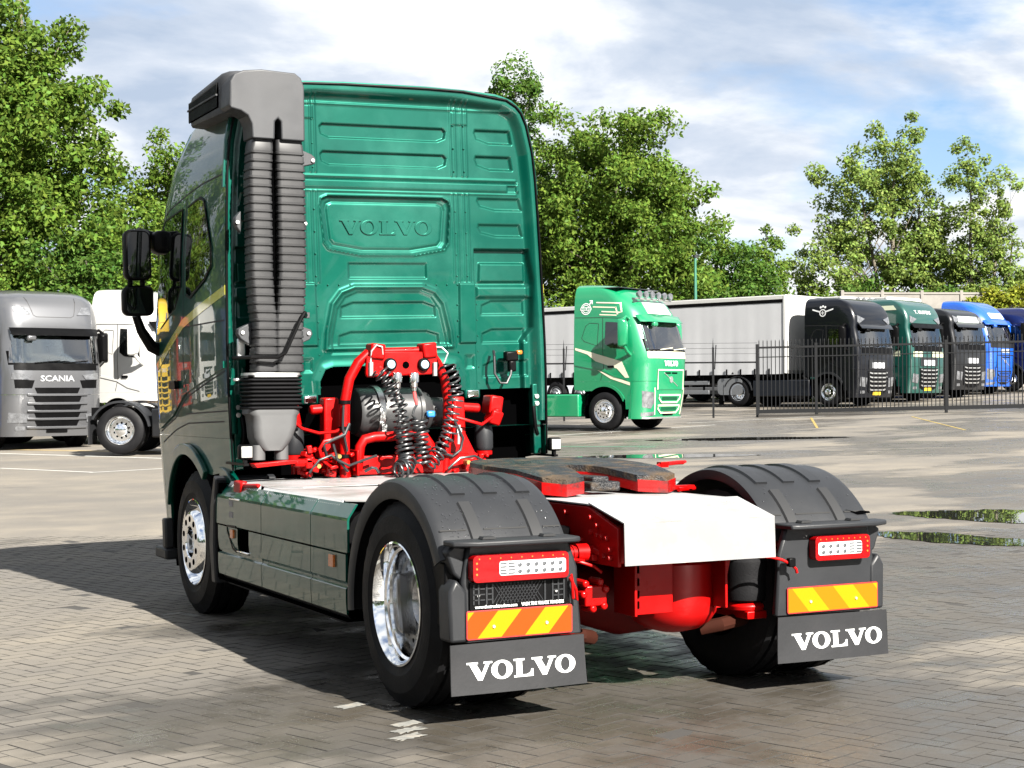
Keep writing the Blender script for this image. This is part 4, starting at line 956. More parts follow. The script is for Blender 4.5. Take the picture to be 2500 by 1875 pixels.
    # diagonal bands run down towards the outer edge (clipped to the board)
    def clip(lo, hi):
        pts = []
        def xl(o_, z): return o_+(z-z0b)/(z1b-z0b)*(-sl)
        N_ = 12; L1 = [(min(max(xl(lo, z0b+(z1b-z0b)*k/N_), x0b), x1b), z0b+(z1b-z0b)*k/N_) for k in range(N_+1)]; L2 = [(min(max(xl(hi, z0b+(z1b-z0b)*k/N_), x0b), x1b), z0b+(z1b-z0b)*k/N_) for k in range(N_+1)]
        vs = []; fs = []
        for k in range(N_+1): vs += [L1[k], L2[k]]
        for k in range(N_):
            if L2[k][0]-L1[k][0] > 1e-5 or L2[k+1][0]-L1[k+1][0] > 1e-5: fs.append((2*k, 2*k+1, 2*k+3, 2*k+2))
        return vs, fs
    my, mo = MB(), MB(); o0 = x0b; k = 0
    while o0 < x1b+sl+.01:
        vs, fs = clip(o0, o0+wdt); (my if (k % 2) else mo).add([P(x, -.6368, z) for x, z in vs], fs); o0 += wdt; k += 1
    m_o2 = m_ro if sg < 0 else mat('reflector_amber', (.54,.19,.0), .5, spec=.1)
    my.build('yellow_stripe', m_ry, bd, smooth=0); mo.build('orange_stripe', m_o2, bd, smooth=0)
    mb = MB(); [mb.lathe([(-.006,.0005),(-.006,.007),(.0,.009)], P(bx0+(bx1-bx0)*f_, -.636, .455), 'y', 10) for f_ in (.25, .75)]; mb.build('board_screw', m_steel, bd)
    # mud flap with lettering, slightly bowed
    def flapfn(a, b, o): return P(a, -.634-o-.010*math.sin((a-.56)*4.6)*max(0, (.40-b)/.24)-.012*((.40-b)/.24)**2, b)
    fl = MB().patch([[(.545,.160),(1.243,.158),(1.242,.384),(.556,.388)]], flapfn, .008, .05).build('mud_flap', m_flap, g_e, smooth=40)
    mb = MB()
    if sg < 0: volvo(mb, lambda a, b, o: flapfn(-a, b, o+.0085), -1.165, .565, .219, .082, .0015, .05)
    else: volvo(mb, lambda a, b, o: flapfn(a, b, o+.0085), .635, .575, .219, .082, .0015, .05)
    mb.build('flap_lettering', m_letter, fl, smooth=0)
    if sg < 0:
        lettering('www.volvotrucks.com', .010, lambda a, b: (-.98+a, flapfn(.9, .195, .0095)[1], .194+b), m_black, fl, 0, .16) if False else None
    # rain drops standing on the shell
    mb = MB(); r3 = random.Random(5+sg)
    for k in range(230 if sg < 0 else 40):
        a = r3.uniform(96, 146); x = r3.uniform(.62, 1.2); y_, z_ = arcpt(.6485, a); q_ = r3.uniform(.0015, .0038)
        nv = Vector((0, math.cos(R(a)), math.sin(R(a)))); tv_ = Vector((0, -math.sin(R(a)), math.cos(R(a)))); c_ = Vector(P(x, y_, z_))
        vs = [c_+nv*q_*.8]+[c_+Vector((math.cos(j*math.pi/3), 0, 0))*q_+tv_*math.sin(j*math.pi/3)*q_*1.3 for j in range(6)]
        mb.add(vs, [(0, 1+j, 1+(j+1) % 6) for j in range(6)])
    mb.build('rain_drops', m_drop, g_e, smooth=80)['kind'] = 'stuff'
    if sg > 0:
        MB().patch([[(1.10,.80),(1.16,.785),(1.20,.79),(1.252,.785),(1.252,.775),(1.17,.773)]], lambda a, b, o: P(a, -math.sqrt(max(0, .651**2-(b+.10-.465)**2))-o, b+.10), .002, .02).build('shell_crack', m_void, g_e, smooth=0)

# ---- red gear between cab and deck
gear = empty('cab_tilt_frame'); gear.parent = truck
Y0 = 2.62
m_hoop = m_red
MB().tube([(-.50,Y0,.98),(-.50,Y0,1.25),(-.495,Y0,1.48),(-.465,Y0,1.62),(-.40,Y0,1.73),(-.33,Y0,1.79)], .034, 12).build('hoop', m_red, gear)
MB().tube([(.24,Y0+.06,.98),(.26,Y0+.06,1.25),(.265,Y0+.06,1.48),(.245,Y0+.06,1.62),(.19,Y0+.06,1.73),(.13,Y0+.04,1.79)], .032, 12).build('hoop', m_red, gear)
MB().patch([[(-.37,1.65),(-.36,1.63),(.10,1.65),(.12,1.67),(.14,1.76),(.10,1.80),(-.30,1.80),(-.365,1.76)]], lambda a, b, o: (a, Y0-.03-o, b), .03).build('socket_plate', m_red, gear, bevel=.008)
mb = MB().obox((-.29,Y0-.02,1.80), (.10,.12,.10), (0,.1,0)).obox((.08,Y0-.02,1.81), (.10,.12,.10), (0,-.1,0)).cyl((-.25,Y0,1.80), (.05,Y0,1.81), .026, 12).obox((-.06,Y0-.01,1.815), (.10,.03,.02), (0,-.15,0)); mb.build('top_bar', m_red, gear, bevel=.012)
mb = MB().tube([(.12,Y0-.03,1.83),(.17,Y0-.06,1.83),(.205,Y0-.08,1.79),(.175,Y0-.08,1.72)], .006, 8).tube([(-.335,Y0-.05,1.72),(-.34,Y0-.08,1.80),(-.31,Y0-.09,1.84),(-.27,Y0-.09,1.83),(-.26,Y0-.08,1.78)], .006, 8); mb.build('hose_hook', m_steel, gear)
for x_ in (-.205, .035):
    MB().lathe([(-.03,.0005),(-.03,.035),(-.025,.042),(.0,.044),(.02,.044)], (x_, Y0-.06, 1.715), 'y', 20).build('socket_ring', m_black, gear)
    MB().lathe([(-.008,.0005),(-.006,.026),(.0,.030)], (x_, Y0-.088, 1.715), 'y', 18).build('socket_cap', mat('pale_blue_cap', (.42,.62,.72), .35, coat=.5), gear)
MB().lathe([(-.001,.0005),(-.001,.024),(.02,.024)], (-.09, Y0-.062, 1.712), 'y', 16).build('socket_hole', m_void, gear)
mb = MB()
for x_ in (-.34, .115): mb.cyl((x_, Y0-.07, 1.64), (x_, Y0-.07, 1.73), .016, 10)
mb.build('coupling_holder', m_steel, gear)
mb = MB()
for x_ in (-.165, -.045): mb.lathe([(1.66,.0005),(1.66,.03),(1.645,.034),(1.60,.034),(1.595,.026),(1.565,.024),(1.56,.018),(1.54,.018),(1.54,.0005)][::-1], (x_, Y0-.09, 0), 'z', 16)
mb.build('air_coupling', mat('chrome_coupling', (.70,.69,.66), .15, metal=1.0), gear, smooth=40)
MB().tube([(-.045,Y0-.09,1.54),(-.04,Y0-.09,1.50),(-.025,Y0-.09,1.45)], .012, 10).build('hose_sleeve', mat('pink_red_sleeve', (.75,.10,.10), .4), gear)
MB().tube([(-.165,Y0-.09,1.54),(-.16,Y0-.09,1.50),(-.15,Y0-.09,1.47)], .012, 10).build('hose_sleeve', m_steel, gear)
def helix(path, rad, turns, r, nm, m=m_cable, var=.2):
    P = [Vector(p) for p in path]; seg = [0]
    for a, b in zip(P, P[1:]): seg.append(seg[-1]+(b-a).length)
    def at(u):
        d = u*seg[-1]
        for i in range(len(P)-1):
            if d <= seg[i+1]+1e-9: return P[i].lerp(P[i+1], (d-seg[i])/(seg[i+1]-seg[i]))
        return P[-1]
    N_ = int(turns*14); pts = []; a0 = None
    for k in range(N_+1):
        u = k/N_+.012*math.sin(k/N_*17)*math.sin(math.pi*k/N_); c = at(u); d = (at(min(1, u+.01))-at(max(0, u-.01))).normalized()
        if a0 is None: a0 = d.orthogonal().normalized()
        a0 = (a0-d*a0.dot(d)).normalized(); b0 = d.cross(a0); t = 2*math.pi*turns*u
        q_ = rad*(1+var*math.sin(u*23)*.5); pts.append(c+(a0*math.cos(t)+b0*math.sin(t))*q_)
    return MB().tube(pts, r, 6).build(nm, m, gear, smooth=60)
helix([(-.30,Y0-.10,1.68),(-.24,Y0-.13,1.60),(-.20,Y0-.15,1.50),(-.17,Y0-.16,1.40),(-.155,Y0-.16,1.28)], .046, 12, .0068, 'coiled_hose', var=.5)
helix([(-.155,Y0-.16,1.28),(-.15,Y0-.17,1.17),(-.145,Y0-.19,1.07),(-.17,Y0-.24,1.035),(-.24,Y0-.26,1.03)], .054, 11, .0088, 'coiled_hose', var=.35)
helix([(-.03,Y0-.12,1.36),(-.02,Y0-.13,1.25),(-.015,Y0-.14,1.14),(-.01,Y0-.16,1.06)], .050, 9, .0085, 'coiled_hose', var=.4)
helix([(.22,Y0-.03,1.72),(.275,Y0-.03,1.60),(.285,Y0-.03,1.50),(.25,Y0-.04,1.36),(.215,Y0-.05,1.24),(.13,Y0-.07,1.12),(.05,Y0-.10,1.05)], .048, 17, .0068, 'coiled_hose', mat('grey_coil', (.05,.052,.058), .3))
MB().tube([(-.025,Y0-.09,1.45),(-.05,Y0-.10,1.42),(-.07,Y0-.12,1.38),(-.04,Y0-.12,1.35)], .008, 8).build('air_hose', m_cable, gear)
# air cleaner drum
MB().lathe([(-.30,.0005),(-.30,.15),(-.28,.165),(-.05,.165),(-.045,.171),(-.015,.171),(-.01,.165),(.12,.165),(.125,.172),(.15,.172),(.16,.15),(.22,.13),(.24,.10),(.34,.095),(.36,.08),(.36,.0005)], (-.04, 2.86, 1.40), 'x', 32).build('filter_drum', mat('drum_grey', (.055,.056,.058), .4, var=.2, rvar=.1), gear, smooth=40)
MB().lathe([(-.02,.172),(-.02,.178),(.02,.178),(.02,.172)], (-.20, 2.86, 1.40), 'x', 32).obox((-.20,2.68,1.27), (.035,.03,.10)).build('drum_strap', m_steel, gear)
MB().obox((.13,2.66,1.385), (.06,.04,.045)).build('blue_valve', mat('blue_valve', (.02,.22,.60), .4), gear, bevel=.012)
# pedestals, arms, bellows, cross tubes
MB().prism([(-.60,1.50),(-.50,1.50),(-.47,1.30),(-.46,1.0),(-.62,1.0),(-.60,1.18)], lambda a, b: (a, 2.72, b), lambda a, b: (a, 2.82, b)).build('left_pedestal', m_red, gear, bevel=.012).name = 'pedestal'
MB().prism([(.34,1.50),(.42,1.50),(.43,1.25),(.50,1.12),(.62,1.05),(.62,1.0),(.18,1.0),(.20,1.08),(.33,1.22)], lambda a, b: (a, 2.74, b), lambda a, b: (a, 2.80, b)).build('pedestal', m_red, gear, bevel=.012)
for s_, xs_ in ((-1, (-.82,-.68,-.52)), (1, (.66,.55,.40))):
    mb = MB().obox((xs_[0]+.05*-s_*0, 2.80, 1.44), (.10,.14,.13), (0, .15*s_, 0)).cyl((xs_[1], 2.78, 1.42), (xs_[2], 2.78, 1.43), .032, 12).obox((xs_[0]+s_*-.01, 2.76, 1.36), (.09,.10,.10), (.2, .3*s_, .1)).cyl((xs_[0], 2.74, 1.34), (xs_[0], 2.74, 1.42), .03, 12)
    mb.build('support_arm', m_red, gear, bevel=.014)
    MB().lathe([(1.13,.0005),(1.13,.055),(1.15,.066),(1.26,.066),(1.30,.058),(1.31,.0005)], (xs_[0]+s_*-.05, 2.84, 0), 'z', 20).build('cab_bellows', m_plastic, gear, smooth=40)
    MB().lathe([(1.08,.03),(1.10,.06),(1.125,.06),(1.13,.02)], (xs_[0]+s_*-.05, 2.84, 0), 'z', 18).cyl((xs_[0]+s_*-.05, 2.84, 1.0), (xs_[0]+s_*-.05, 2.84, 1.09), .018, 8).build('bellows_seat', m_red, gear)
MB().tube([(-.42,2.60,1.02),(-.40,2.60,1.18),(-.37,2.60,1.225),(-.30,2.60,1.24),(.0,2.60,1.25),(.06,2.60,1.235),(.10,2.60,1.18),(.12,2.60,1.02)], .033, 12).build('cross_tube', m_red, gear)
MB().box(-.47, .42, 2.66, 2.72, .99, 1.115).box(-.44, -.42, 2.55, 2.70, .99, 1.16).build('cross_beam', m_red, gear, bevel=.008)
mb = MB()
rr_ = random.Random(11)
for k in range(30):
    x_, z_ = rr_.uniform(-.78, -.46), rr_.uniform(1.0, 1.17)
    if k % 3 == 0: mb.cyl((x_, 2.60, z_), (x_+rr_.uniform(-.05,.05), 2.68, z_+rr_.uniform(-.02,.02)), rr_.uniform(.012,.022), 10)
    else: mb.obox((x_, rr_.uniform(2.58,2.70), z_), (rr_.uniform(.02,.07), .06, rr_.uniform(.02,.06)), (0, rr_.uniform(-.4,.4), rr_.uniform(-.4,.4)))
for k in range(16):
    x_, z_ = rr_.uniform(.18, .62), rr_.uniform(1.0, 1.10); mb.obox((x_, rr_.uniform(2.60,2.74), z_), (rr_.uniform(.02,.06), .06, rr_.uniform(.02,.05)), (0, rr_.uniform(-.4,.4), rr_.uniform(-.4,.4)))
mb.build('valve_manifold', m_red, gear, bevel=.006)
for pth, m in (([(-.82,2.74,1.36),(-.76,2.70,1.30),(-.66,2.66,1.27),(-.56,2.62,1.28),(-.50,2.60,1.31)], m_red), ([(-.50,2.59,1.29),(-.56,2.57,1.24),(-.66,2.57,1.22),(-.69,2.57,1.17),(-.67,2.58,1.10),(-.60,2.60,1.05)], m_red),
            ([(-.48,2.58,1.33),(-.52,2.56,1.26),(-.60,2.56,1.23),(-.66,2.58,1.20),(-.63,2.6,1.12)], m_cable), ([(.33,2.68,1.36),(.40,2.66,1.34),(.52,2.68,1.31),(.62,2.72,1.36)], m_red), ([(.30,2.66,1.35),(.36,2.64,1.22),(.34,2.64,1.14),(.28,2.64,1.10),(.18,2.62,1.13)], m_cable),
            ([(-.40,2.52,1.02),(-.36,2.50,1.045),(-.33,2.5,1.04),(-.31,2.5,1.01)], m_cable)):
    MB().tube(pth, .011, 8).build('chassis_hose', m, gear)
for pth in ([(-.76,2.57,1.02),(-.70,2.55,1.10),(-.62,2.55,1.13),(-.55,2.56,1.08),(-.50,2.56,1.02)], [(-.60,2.56,1.20),(-.58,2.54,1.10),(-.50,2.54,1.06),(-.40,2.56,1.09),(-.30,2.56,1.12)], [(.22,2.58,1.02),(.30,2.56,1.09),(.42,2.58,1.10),(.55,2.62,1.04)], [(-.52,2.58,1.45),(-.53,2.57,1.30),(-.50,2.57,1.15)]):
    MB().tube(pth, .009, 8).build('rubber_hose', m_cable, gear)
for z_ in (1.12, 1.30, 1.47): MB().lathe([(-.012,.037),(-.012,.041),(.012,.041),(.012,.037)], (-.50, Y0, z_), 'z', 14).build('cable_tie', m_black, gear)
for x_, z_ in ((-.70,1.06),(-.56,1.12),(.36,1.06)): MB().lathe([(-.03,.0005),(-.03,.014),(.0,.018),(.03,.018)], (x_, 2.58, z_), 'y', 10).build('brass_fitting', mat('brass', (.45,.30,.10), .3, metal=.9), gear)
mb = MB().cyl((.335,2.66,1.18), (.34,2.66,1.31), .012, 10).obox((.337,2.66,1.27), (.035,.03,.03)); mb.build('gas_strut', m_steel, gear)
MB().prism([(-1.13,1.085),(-.86,1.105),(-.72,1.10),(-.72,1.085),(-.86,1.08),(-1.11,1.06)], lambda a, b: (a, 2.56, b), lambda a, b: (a, 2.66, b)).build('step_ledge', m_red, gear, bevel=.003)
MB().cyl((-.86,2.58,1.085), (-.66,2.62,1.075), .028, 10).obox((-.76,2.6,1.08), (.05,.08,.07)).build('lock_cylinder', m_red, gear, bevel=.01)
MB().cyl((.46,2.50,1.035), (.60,2.52,1.045), .014, 10).cyl((.58,2.52,1.043), (.64,2.53,1.047), .026, 12).build('suzi_plug', m_steel, gear)
# green inner guard beyond the frame
ar = arc(3.8, .50, .66, 150, 100, 10)
MB().loft([[(.74, y, z) for y, z in ar], [(.90, y, z) for y, z in ar], [(.93, y, z-.06) for y, z in ar], [(1.0, y, z-.13) for y, z in ar]], False, False).build('inner_guard', m_green, truck, smooth=40)
# ------------------------------------------------------------------ the other trucks of the yard
m_wind = bpy.data.materials.new('windscreen_glass'); m_wind.use_nodes = True
_t = m_wind.node_tree; _n = _t.nodes; _l = _t.links; _n.remove(_n['Principled BSDF'])
_tr = _n.new('ShaderNodeBsdfTransparent'); _tr.inputs[0].default_value = (.80,.88,.88,1); _gl = _n.new('ShaderNodeBsdfGlossy'); _gl.inputs['Roughness'].default_value = .02
_fr = _n.new('ShaderNodeFresnel'); _fr.inputs[0].default_value = 2.1; _mx = _n.new('ShaderNodeMixShader')
_ad = _n.new('ShaderNodeMath'); _ad.inputs[1].default_value = .12; _l.new(_fr.outputs[0], _ad.inputs[0]); _l.new(_ad.outputs[0], _mx.inputs[0]); _l.new(_tr.outputs[0], _mx.inputs[1]); _l.new(_gl.outputs[0], _mx.inputs[2]); _l.new(_mx.outputs[0], _n['Material Output'].inputs[0])
m_trim = mat('cab_lining', (.62,.62,.58), .8); m_dash = mat('dashboard', (.03,.03,.033), .6); m_lampglass = mat('headlamp', (.30,.31,.33), .14, metal=.4, coat=.6, bump=.7, bscale=30, var=.5, vscale=9)
m_rail = mat('aluminium_rail', (.50,.52,.55), .4, metal=.6, var=.1); m_plate = mat('number_plate_yellow', (.85,.55,.02), .5)
def paint(name, c, metal=.25, rough=.3): return mat(name, c, rough, metal=metal, coat=1.0 if max(c) > .03 else .45, spec=.5 if max(c) > .03 else .25, crough=.02, var=.05, vscale=1.2)
FH_B = dict(W=FHW, F=FHF, RC=.5, zw=(2.06, 2.86), xw=.99)
def raise_tab(tab, z0, dz): return [(z if z <= z0 else z0+(z-z0)*((tab[-1][0]-z0+dz)/(tab[-1][0]-z0)), v) for z, v in tab]
XF_W = [(.3,1.22),(1.0,1.235),(2.0,1.24),(2.7,1.235),(3.1,1.23),(3.4,1.21),(3.6,1.17),(3.72,1.10),(3.79,1.0),(3.83,.85),(3.85,.6)]
XF_F = [(.3,5.0),(.9,5.08),(1.8,5.10),(2.1,5.07),(2.75,4.93),(2.95,4.95),(3.2,4.90),(3.45,4.78),(3.62,4.60),(3.74,4.36),(3.80,4.1),(3.83,3.6),(3.85,3.3)]
SC_W = [(.3,1.22),(1.0,1.235),(2.0,1.24),(2.8,1.235),(3.2,1.22),(3.45,1.19),(3.6,1.13),(3.68,1.05),(3.73,.94),(3.76,.78),(3.775,.55)]
SC_F = [(.3,5.02),(.9,5.10),(1.8,5.10),(2.1,5.06),(2.72,4.93),(2.9,4.95),(3.2,4.88),(3.45,4.76),(3.58,4.60),(3.68,4.35),(3.73,4.1),(3.76,3.8),(3.775,3.4)]
STY = {'volvo': FH_B, 'volvo_xl': dict(W=raise_tab(FHW, 2.9, .22), F=raise_tab(FHF, 2.9, .22), RC=.5, zw=(2.06, 2.84), xw=.99),
       'daf': dict(W=XF_W, F=XF_F, RC=.17, zw=(2.02, 2.74), xw=1.10), 'daf_low': dict(W=raise_tab(XF_W, 2.8, -.35), F=raise_tab(XF_F, 2.8, -.35), RC=.17, zw=(2.02, 2.74), xw=1.10),
       'scania': dict(W=SC_W, F=SC_F, RC=.46, zw=(1.98, 2.68), xw=1.10)}
def heading(a):     # a = angle off the view axis, turned towards picture right
    d = R2*math.sin(R(a))-F2*math.cos(R(a)); return d, math.atan2(-d.x, d.y)
def lite_wheel(parent, cx_, cy_, sgn, kind, rimmat=None):
    e = empty('wheel'); e.parent = parent; c = (cx_, cy_, .5); n = 40
    def tyre(off): return MB().lathe([(sgn*(off+a), r) for a, r in [(-.285,.285),(-.305,.35),(-.30,.44),(-.27,.49),(-.15,.50),(-.03,.49),(.0,.44),(.01,.36),(.005,.335),(-.012,.285)]], c, 'x', n)
    tyre(0).build('tyre', m_rubber, e, smooth=40)
    pf = [(-.02,.302),(.006,.301),(.006,.293),(-.012,.284),(-.06,.272)]
    pf += [(-.06,.252),(.0,.225),(.03,.20),(.03,.11),(.05,.10),(.06,.08),(.06,.0005)] if kind == 'front' else [(-.07,.26),(-.15,.252),(-.17,.23),(-.17,.15),(-.09,.13),(-.07,.09),(-.07,.0005)]
    ro = MB().lathe([(sgn*a, r) for a, r in pf], c, 'x', n).build('rim', rimmat or m_chrome, e, smooth=35)
    mb = MB(); d = .033 if kind == 'front' else -.166
    for q in range(10):
        t = 2*math.pi*(q+.5)/10; mb.lathe([(sgn*(d-.01),.0005),(sgn*d,.022),(sgn*(d+.001),.0005)], (c[0], c[1]+.16*math.cos(t), c[2]+.16*math.sin(t)), 'x', 8)
    mb.build('hand_holes', m_void, ro, smooth=0)
    if kind == 'rear': tyre(-.335).build('tyre', m_rubber, e, smooth=40)
    return e
def rig(name, label, s, t, a, style, pm, group=None, front_at=True, trim=None, visor=None, lamps=0, rim=None, cat='truck', deck=True, glassm=None):
    """a tractor unit; (s, t) is where its front centre stands"""
    d, rz = heading(a); x, y = st(s, t); px, py = x-d.x*5.1, y-d.y*5.1
    e = empty(name, (px, py, gz(px+d.x*2.5, py+d.y*2.5)), rz); tag(e, label, cat, group)
    S = STY[style]; cb = Cab(S['W'], S['F'], 2.88, S['RC']); ztop = S['W'][-1][0]; zb, zt = S['zw']; xw = S['xw']
    zs = sorted(set([1.27, 1.6, 1.85, zb, zb+(zt-zb)*.33, zb+(zt-zb)*.66, zt]+[zt+(ztop-zt)*k for k in (.2,.4,.55,.68,.78,.86,.92,.96,.985,1)]))
    rings = [cb.ring(z) for z in zs]; n = len(rings[0]); mb = MB(); vs = [p for r in rings for p in r]; fs = []
    for i in range(len(rings)-1):
        hole = zs[i] >= zb-1e-6 and zs[i+1] <= zt+1e-6
        for j in range(n):
            k = (j+1) % n
            if hole and j != n-1 and abs(rings[i][j][0]) < xw-.02 and abs(rings[i][k][0]) < xw-.02 and rings[i][j][1] > 4.3: continue
            fs.append((i*n+j, i*n+k, (i+1)*n+k, (i+1)*n+j))
    fs.append(tuple((len(rings)-1)*n+j for j in range(n))); fs.append(tuple(range(n))[::-1])
    mb.add(vs, fs).build('cab_body', pm, e, smooth=40)
    Fp = lambda off: (lambda a_, b_, o: cb.Fr(a_, b_, o+off))
    # cabin inside
    MB().box(-1.05, 1.05, 3.35, 3.38, 1.3, 3.0).build('cabin_lining', m_trim, e)
    MB().box(-1.0, 1.0, 4.55, 4.82, 1.5, zb+.02).build('dashboard', m_dash, e, bevel=.04)
    for sx_ in (-.55, .55): MB().box(sx_-.24, sx_+.24, 3.75, 3.88, 1.5, zb+.48).box(sx_-.14, sx_+.14, 3.74, 3.86, zb+.46, zb+.66).build('seat', m_dash, e, bevel=.05)
    MB().lathe([(-.01,.20),(.01,.20),(.012,.19),(-.012,.19)], (-.55, 4.35, zb+.12), 'y', 24).build('steering_wheel', m_dash, e)
    MB().patch([[(-xw,zb+.01),(xw,zb+.01),(xw-.03,zt-.01),(-xw+.03,zt-.01)]], Fp(-.006), .012, .12).build('windscreen', glassm or m_wind, e, smooth=60)
    MB().patch([strip([(-xw-.01,zb+.3),(-xw-.01,zb),(xw+.01,zb),(xw+.01,zb+.3)], .05)], Fp(.002), .012, .12).build('screen_surround', m_black, e, smooth=60)
    mb = MB()
    for sx_ in (-.45, .25): mb.obox((sx_, cb.fy(sx_, zb+.05)+.03, zb+.05), (.62, .02, .022), (0, .09, 0))
    mb.build('wiper', trim if style == 'volvo_xl' and trim else m_black, e)
    for fn in (cb.L, cb.Rr):
        MB().patch([[(4.50,zb+.04),(4.46,zb+.5),(4.34,zt-.10),(4.24,zt-.05),(3.86,zt-.02),(3.84,zb+.18),(4.0,zb+.08)]], lambda a_, b_, o, fn=fn: fn(a_, b_, o+.002), .006, .12).build('door_window', m_glass, e, smooth=40)
        MB().patch([strip([(3.76,zt+.08),(3.77,zb),(3.80,1.62),(3.70,1.30)], .014)], lambda a_, b_, o, fn=fn: fn(a_, b_, o+.001), .002, .1).build('panel_gap', m_seam, e, smooth=0)
        MB().patch([strip([(4.5,zt+.0),(4.3,zt+.06),(3.76,zt+.09),(2.9,zt+.11)], .014)], lambda a_, b_, o, fn=fn: fn(a_, b_, o+.001), .002, .1).build('panel_gap', m_seam, e, smooth=0)
        MB().patch([strip([(3.62,zt-.06),(3.36,zt-.04),(3.24,zt-.12),(3.12,zb+.35),(3.2,zb+.26),(3.6,zb+.14),(3.64,zt-.06)], .012)], lambda a_, b_, o, fn=fn: fn(a_, b_, o+.001), .002, .1).build('panel_crease', m_seam if style != 'x' else pm, e, smooth=0)
        MB().patch([[(2.9,1.70),(3.76,1.54),(4.11,1.38),(4.5,1.30),(4.5,1.335),(4.1,1.43),(3.76,1.59),(2.9,1.75)]], lambda a_, b_, o, fn=fn: fn(a_, b_, o+.001), .012, .12).build('door_moulding', pm, e, smooth=50)
        MB().patch([rrect(3.92, 4.12, 1.62, 1.68, .025)], lambda a_, b_, o, fn=fn: fn(a_, b_, o+.003), .02).build('door_handle', m_black, e)
    # flanks, bumper, arches
    flank = [(2.88,1.268),(2.88,1.06),(3.24,1.02)]+[(3.8+.66*math.cos(R(q)), .52+.66*math.sin(R(q))) for q in range(130, 27, -8)]+[(4.43,.78),(4.44,.55),(4.62,.55),(4.62,1.268)]
    for fn in (cb.L, cb.Rr):
        MB().patch([flank], lambda a_, b_, o, fn=fn: fn(a_, b_, o-.02), .02, .15).build('flank_panel', pm, e, smooth=30)
        fl = [(3.8+r_*math.cos(R(q)), .52+r_*math.sin(R(q))) for r_, seq in ((.69, range(132, 22, -8)), (.62, range(22, 133, 8))) for q in seq]
        MB().patch([fl], lambda a_, b_, o, fn=fn: fn(a_, b_, o+.002), .03, .2).build('arch_flare', pm if style.startswith('volvo') else m_plastic, e, smooth=30)
    MB().loft([cb.ring(z, 4.60) for z in (.30, .5, .8, 1.05, 1.262)]).build('front_bumper', pm, e, smooth=40)
    mb = MB()
    for s_ in (-1, 1):
        ar = arc(3.8, .52, .635, 200, -20, 14); mb.loft([[(s_*1.14, q, z) for q, z in ar], [(s_*.72, q, z) for q, z in ar]], False, False)
    mb.box(-.72, .72, 2.95, 4.5, .7, 1.25); mb.build('wheel_housing', m_void, e, smooth=40)
    for s_ in (-1, 1): lite_wheel(e, s_*1.17, 3.8, s_, 'front', rim); lite_wheel(e, s_*1.235, 0, s_, 'rear', rim)
    MB().box(-.42, .42, -.8, 4.2, .70, .97).build('frame', m_black, e)
    for s_ in (-1, 1):
        MB().box(*sorted((s_*1.24, s_*.55)), .66, 3.05, .35, .94).build('side_skirt', pm, e, bevel=.03)
        ar = arc(0, .47, .645, 155, 10, 16); ai = arc(0, .47, .60, 10, 155, 16)
        MB().prism(ar+ai, lambda q, z: (s_*1.25, q, z), lambda q, z: (s_*.58, q, z)).build('rear_mudguard', m_plastic, e, smooth=40)
        MB().box(*sorted((s_*1.24, s_*.6)), -.66, -.63, .2, .80).build('mud_flap', m_flap, e)
    MB().patch([[(-.44,.30),(-.47,.7),(-.3,1.0),(.3,1.0),(.47,.7),(.44,.30),(.3,0),(.1,.4),(-.1,.4),(-.3,0)]], lambda q, z, o: (q, z, 1.06+o), .05).build('coupling_plate', m_grease, e)
    # mirrors
    for s_ in (-1, 1):
        zc = (zb+zt)/2+.12
        ring = [[(s_*xx, yy, zz) for xx, zz in rrect(1.30+i, 1.54-i, zc-.42+i, zc+.30-i, .05, 3)] for yy, i in ((4.45,.0),(4.55,.0),(4.64,.06))]
        mi = MB().loft(ring).build('mirror', pm if style == 'volvo_xl' else m_black, e, smooth=50)
        MB().box(*sorted((s_*1.32, s_*1.52)), 4.44, 4.452, zc-.39, zc-.02).box(*sorted((s_*1.32, s_*1.52)), 4.44, 4.452, zc+.02, zc+.27).build('mirror_glass', m_glass, mi)
        MB().tube([(s_*1.15,4.55,zc+.30),(s_*1.30,4.55,zc+.36),(s_*1.42,4.54,zc+.28)], .035, 8).tube([(s_*1.15,4.6,zb-.12),(s_*1.30,4.58,zb-.02),(s_*1.40,4.56,zc-.40)], .045, 8).build('mirror_arm', pm if style == 'volvo_xl' else m_black, mi)
    MB().obox((.62, cb.fy(.62, zt)+.14, zt-.10), (.22,.12,.13)).tube([(.62, cb.fy(.62, zt), zt+.02), (.62, cb.fy(.62, zt)+.13, zt-.04)], .03, 8).build('kerb_mirror', pm if style in ('volvo_xl', 'scania') else m_black, e, bevel=.04)
    # visor
    vm = visor or m_black
    vz = zt+.02
    MB().patch([[(-1.06,vz-.06),(1.06,vz-.06),(1.08,vz+.12),(-1.08,vz+.12)]], lambda q, z, o: (q, cb.fy(q*.98, vz)+.06+(vz+.12-z)*.75+o, z), .012, .15).build('sun_visor', vm, e, smooth=60)
    # face
    def bar(x0, x1, z0, z1, m, nm, off=.004, th=.012, r=.02): return MB().patch([rrect(x0, x1, z0, z1, r, 3)], Fp(off), th, .15).build(nm, m, e, smooth=40)
